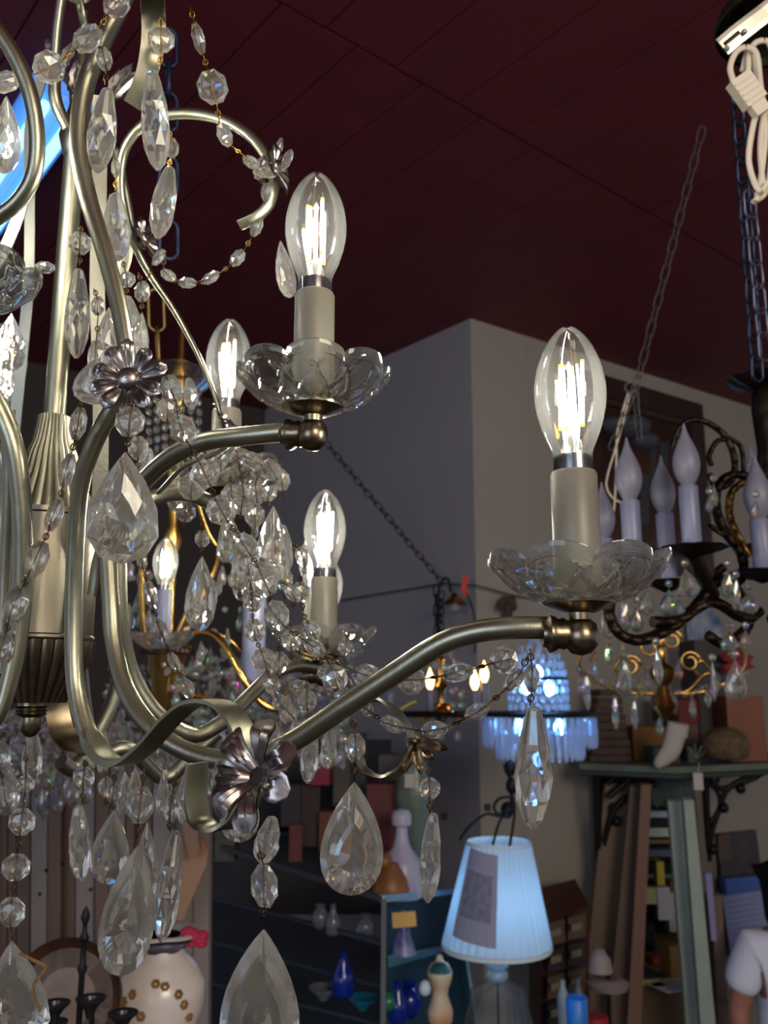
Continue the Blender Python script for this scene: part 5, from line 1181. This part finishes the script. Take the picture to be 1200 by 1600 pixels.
fig('glass_vase', [(.03, 0), (.055, .02), (.06, .10), (.035, .16), (.03, .2), (.02, .2)], 628, 1300, 2.95, mat('lilac_glass', (96, 96, 116), .4), 'grey-lilac vase right of the dark red box', 'vase', 26)
o = mk('price_tag', J(box(at(640, 1220, 2.7), (.030, .003, .04)), sweep([at(640, 1208, 2.7), at(642, 1180, 2.7)], .0015, n=5)), MATS['tag_card']); tag(o, 'small pale tag dangling above the grey-lilac vase', 'price tag')
fig('gilt_candlestick', [(.02, 0), (.012, .02), (.01, .06), (.018, .07), (.008, .08), (.015, .12)], 650, 1205, 2.85, GOLD, 'little gilt candlestick behind the pewter leaf', 'candlestick')
bk = thing('dark_backdrop', at(460, 1420, 3.3), 'dark shelved backdrop added behind the row of books and boxes', 'backdrop')
bbx('back_panel', 318, 1160, 612, 1420, 3.35, .03, mat('backdrop_dark', (22, 22, 30), .7), parent=bk)  # dark panel added to cover the grey wall behind the books
for y in (1228, 1300): bbx('shelf', 320, y, 606, y+5, 3.1, .22, mat('backdrop_shelf', (34, 32, 40), .6), parent=bk)
items = [(572, 1228, 622, 1336, (92, 20, 28), 2.8, 'dark red box standing beside the white bottle', 'box'), (500, 1270, 530, 1330, (104, 52, 32), 2.9, 'rust-orange book between dark books', 'book'),
         (524, 1258, 548, 1326, (20, 40, 70), 2.92, 'navy blue book beside the rust-orange one', 'book'), (548, 1262, 574, 1340, (26, 24, 30), 2.88, 'black book left of the dark red box', 'book'),
         (470, 1228, 500, 1320, (48, 22, 26), 2.95, 'dark maroon book behind the big clear drop', 'book'), (486, 1186, 516, 1226, (120, 18, 40), 2.9, 'crimson box behind the nickel flower tips', 'box'),
         (450, 1290, 470, 1345, (92, 34, 34), 2.9, 'small brick-red tin left of the maroon book', 'tin'), (520, 1170, 545, 1258, (74, 66, 62), 3.0, 'taupe upright ledger above the navy book', 'book'),
         (545, 1150, 572, 1262, (34, 34, 44), 3.05, 'tall charcoal ledger beside the taupe one', 'book'), (335, 1300, 366, 1345, (60, 60, 56), 2.85, 'olive-grey jar box at the left end of the dark rail', 'box'),
         (440, 1228, 470, 1290, (30, 28, 36), 2.95, 'black square box behind the pewter flower', 'box'), (590, 1180, 622, 1228, (66, 60, 66), 3.0, 'dim grey box above the dark red box', 'box')]
for x0, y0, x1, y1, c, D, lb, ct in items:
    bbx(ct if ct not in ('box',) else 'storage_box', x0, y0, x1, y1, D, .12, mat('it_%d_%d' % (x0, y0), c, .6, var=.15), lb, ct, yaw=random.uniform(-.1, .1))
o = mk('glass_tube', sweep([at(327, 1318, 2.0), at(326, 1400, 2.0)], .004, n=8), mat('tube_glass', (170, 170, 164), .2)); tag(o, 'slim pale glass rod hanging before the dark cabinet', 'rod')
fig('leaning_mirror', [(.05, 0), (.05, .01), (.048, .012)], 560, 1150, 3.2, CLR, 'round clear dish standing high behind the nickel ring', 'dish')

# card catalogue
cat_ = thing('card_catalogue', at(885, 1600, 3.1), 'reddish wooden card cabinet with brass-framed labels beside the lamp', 'cabinet')
RW = mat('cherry_wood', (72, 34, 28), .5, var=.25, scale=6)
pane([(845, 1440, 3.05), (921, 1416, 3.35), (921, 1640, 3.35), (845, 1640, 3.05)], RW, 'case', cat_, .25)
for j in range(4):
    for i in range(2):
        x0 = 856 + i*32; y0 = 1446 + j*42 - i*9
        pane([(x0, y0, 3.02+i*.11), (x0+27, y0-8, 3.13+i*.11), (x0+27, y0+26, 3.13+i*.11), (x0, y0+32, 3.02+i*.11)], mat('drawer_%d' % (j % 2), ((92, 74, 56), (44, 42, 40))[j % 2], .5), 'drawer', cat_, .02)
        pane([(x0+5, y0+9, 3.0+i*.11), (x0+21, y0+5, 3.08+i*.11), (x0+21, y0+14, 3.08+i*.11), (x0+5, y0+19, 3.0+i*.11)], mat('label_card', (128, 116, 92), .7), 'label_holder', cat_, .01)
fig('blue_cup', [(.03, 0), (.032, .09), (.030, .092), (.005, .08)], 903, 1612, 2.6, mat('bright_blue_plastic', (30, 110, 196), .4), 'bright blue plastic cup at the bottom edge', 'cup', 24)
fig('bottle', [(.018, 0), (.02, .10), (.008, .13), (.008, .15)], 882, 1612, 2.8, mat('pale_bottle', (130, 140, 148), .4), 'slim pale bottle behind the blue cup', 'bottle', s=1.)
fig('bottle', [(.018, 0), (.02, .10), (.008, .13), (.008, .15)], 906, 1606, 2.95, mat('pale_bottle2', (96, 104, 110), .4), 'dimmer slim bottle right of the pale one', 'bottle', s=1.)
fig('tape_roll', [(.022, 0), (.04, 0), (.04, .03), (.022, .03)], 930, 1604, 2.7, mat('red_tape', (150, 30, 32), .5), 'red round tin at the bottom edge beside the blue cup', 'tin')

# ================================================================ lower left: board screen, tray, candelabra, vase
DW = 1.75
sc1 = thing('board_screen', at(150, 1640, DW), 'weathered grey vertical board wall behind the hanging drops', 'wooden screen')
BWD = mat('weathered_grey_wood', (118, 110, 108), .75, var=.22, scale=5, bump=.6, bscale=14, stretch=(1, 1, .08))
BWD2 = mat('weathered_brown_wood', (92, 74, 66), .75, var=.25, scale=5, bump=.6, bscale=14, stretch=(1, 1, .08))
x = -30; i = 0
while x < 318:
    wpx = random.choice((22, 30, 14, 34, 26)); dd = random.uniform(-.012, .012)
    q = [at(x, 1165, DW+dd), at(x+wpx-2, 1165, DW+dd), at(x+wpx-2-3, 1640, DW-.02+dd), at(x-3, 1640, DW-.02+dd)]
    mk('board', hexa([*q, *[p + FW*.03 for p in q]]), BWD2 if wpx in (14, 22) else BWD, sc1); x += wpx; i += 1
for x, y in ((62, 1397), (98, 1350), (72, 1360), (142, 1390), (70, 1262), (100, 1262)): mk('nail', ball(at(x, y, DW-.02), .0035, 8), IRON, sc1)
o = leaning('cardboard_flap', [(285, 1262), (326, 1330), (322, 1352), (268, 1480)], 1.69, 1.69, .02, mat('kraft_card', (150, 116, 92), .8, var=.1), 'tan cardboard flap slanting behind the long clear drop', 'cardboard')
o = leaning('cardboard_flap', [(272, 1230), (300, 1215), (312, 1330), (296, 1345)], 1.66, 1.66, .02, mat('kraft_card2', (128, 100, 82), .8), 'darker cardboard edge above the tan flap', 'cardboard')
DT = 1.2
tr = thing('serving_tray', at(95, 1600, DT), 'round tarnished copper tray propped behind the iron candelabra', 'tray')
tc = at(104, 1560, DT); rT = pz(88, DT)
COP = mat('tarnished_copper', (104, 70, 56), .38, .7, var=.45, scale=18)
mk('tray_rim', lathe([(rT*.80, .0), (rT*.86, .004), (rT*.97, .012), (rT, .016), (rT*1.01, .010), (rT*.97, -.002)], tc, 64, axis=(.05, -1, .12), cap=False), COP, tr, smooth=50)
mk('tray_well', lathe([(rT*.82, .001), (rT*.5, .001), (.002, .0015), (.002, -.002), (rT*.83, -.002)], tc, 64, axis=(.05, -1, .12)), mat('tray_silver', (104, 84, 72), .4, .6, var=.35, scale=14), tr, smooth=30)
ca = thing('candelabra', at(122, 1640, 1.0), 'dark iron candelabra standing before the round copper tray', 'candelabra')
mk('spindle', lathe([(.004, -.03), (.006, .0), (.0035, .02), (.0034, .085), (.006, .092), (.0035, .098), (.003, .118), (.006, .124), (.003, .130), (.0025, .138), (.0055, .146), (.004, .152), (.0008, .158)], at(120, 1652, 1.0), 16), IRON, ca, smooth=50)
for x, y in ((86, 1568), (142, 1560), (192, 1583), (82, 1598)):
    mk('candle_cup', lathe([(.004, -.02), (.006, -.012), (.010, -.006), (.016, -.001), (.0165, .001), (.009, .0), (.008, -.004)], at(x, y, .98), 22), mat('pewter_dark', (66, 66, 72), .35, .8), ca, smooth=50)
    mk('branch', sweep(P3([(x, y+14, .98), (x, y+50, .98), (120, y+80, .99)], 5), .003, n=8), IRON, ca, smooth=True)
va = thing('porcelain_vase', at(245, 1640, 1.3), 'white porcelain vase with cobalt rim and gilt flower sprays', 'vase')
vc = at(247, 1640, 1.3); VS = mat('vase_porcelain', (196, 186, 182), .22, 0, scale=7, var=.06)
k = pz(1, 1.3)
mk('vase_body', lathe([(40*k, 0), (58*k, 30*k), (70*k, 70*k), (68*k, 100*k), (52*k, 128*k), (36*k, 142*k), (34*k, 148*k)], vc, 56), VS, va, smooth=60)
mk('vase_rim', lathe([(34*k, 146*k), (38*k, 152*k), (56*k, 162*k), (62*k, 166*k), (56*k, 168*k), (30*k, 155*k)], vc, 72, rmod=lambda a, z, i: 1+.05*sin(a*6)), mat('cobalt_rim', (22, 30, 66), .25), va, smooth=60)
mk('vase_lip', lathe([(58*k, 168*k), (64*k, 171*k), (58*k, 175*k), (30*k, 168*k)], vc, 72, rmod=lambda a, z, i: 1+.06*sin(a*6)), VS, va, smooth=60)
GF = mat('gilt_flower_print', (134, 94, 34), .35, .3, var=.4, scale=80)
def vr(h):
    pr_ = [(0, 40), (30, 58), (70, 70), (100, 68), (128, 52), (142, 36)]
    for (h0, r0), (h1, r1) in zip(pr_, pr_[1:]):
        if h <= h1: return r0+(r1-r0)*(h-h0)/(h1-h0)
    return 34
for cxp, hh in ((-42, 86), (-28, 98), (-48, 66), (48, 80), (54, 60), (20, 108), (-12, 70), (6, 112), (40, 96)):
    r_ = vr(hh)*k; xx = max(-.95, min(.95, cxp/vr(hh))); th = math.asin(xx); c_ = vc + V((r_*sin(th), -r_*cos(th), hh*k)); nrm = V((sin(th), -cos(th), .2)).normalized()
    pts_ = []
    for g in range(6):
        a = g*pi/3; e = V((cos(th), sin(th), 0)); u = nrm.cross(e)
        pts_.append(ball(c_ + e*(4.5*k*cos(a)) + u*(4.5*k*sin(a)), 3.2*k, 8, seg=4))
    mk('gilt_flower', J(*pts_), GF, va, smooth=True)
o = mk('silk_flower', J(*[ball(at(300+random.uniform(-12, 16), 1466+random.uniform(-14, 14), 1.31), .010, 8, .7, 5) for _ in range(14)]), mat('magenta_silk', (166, 34, 70), .8, var=.4)); tag(o, 'magenta silk flower behind the cobalt-rimmed vase', 'flower')
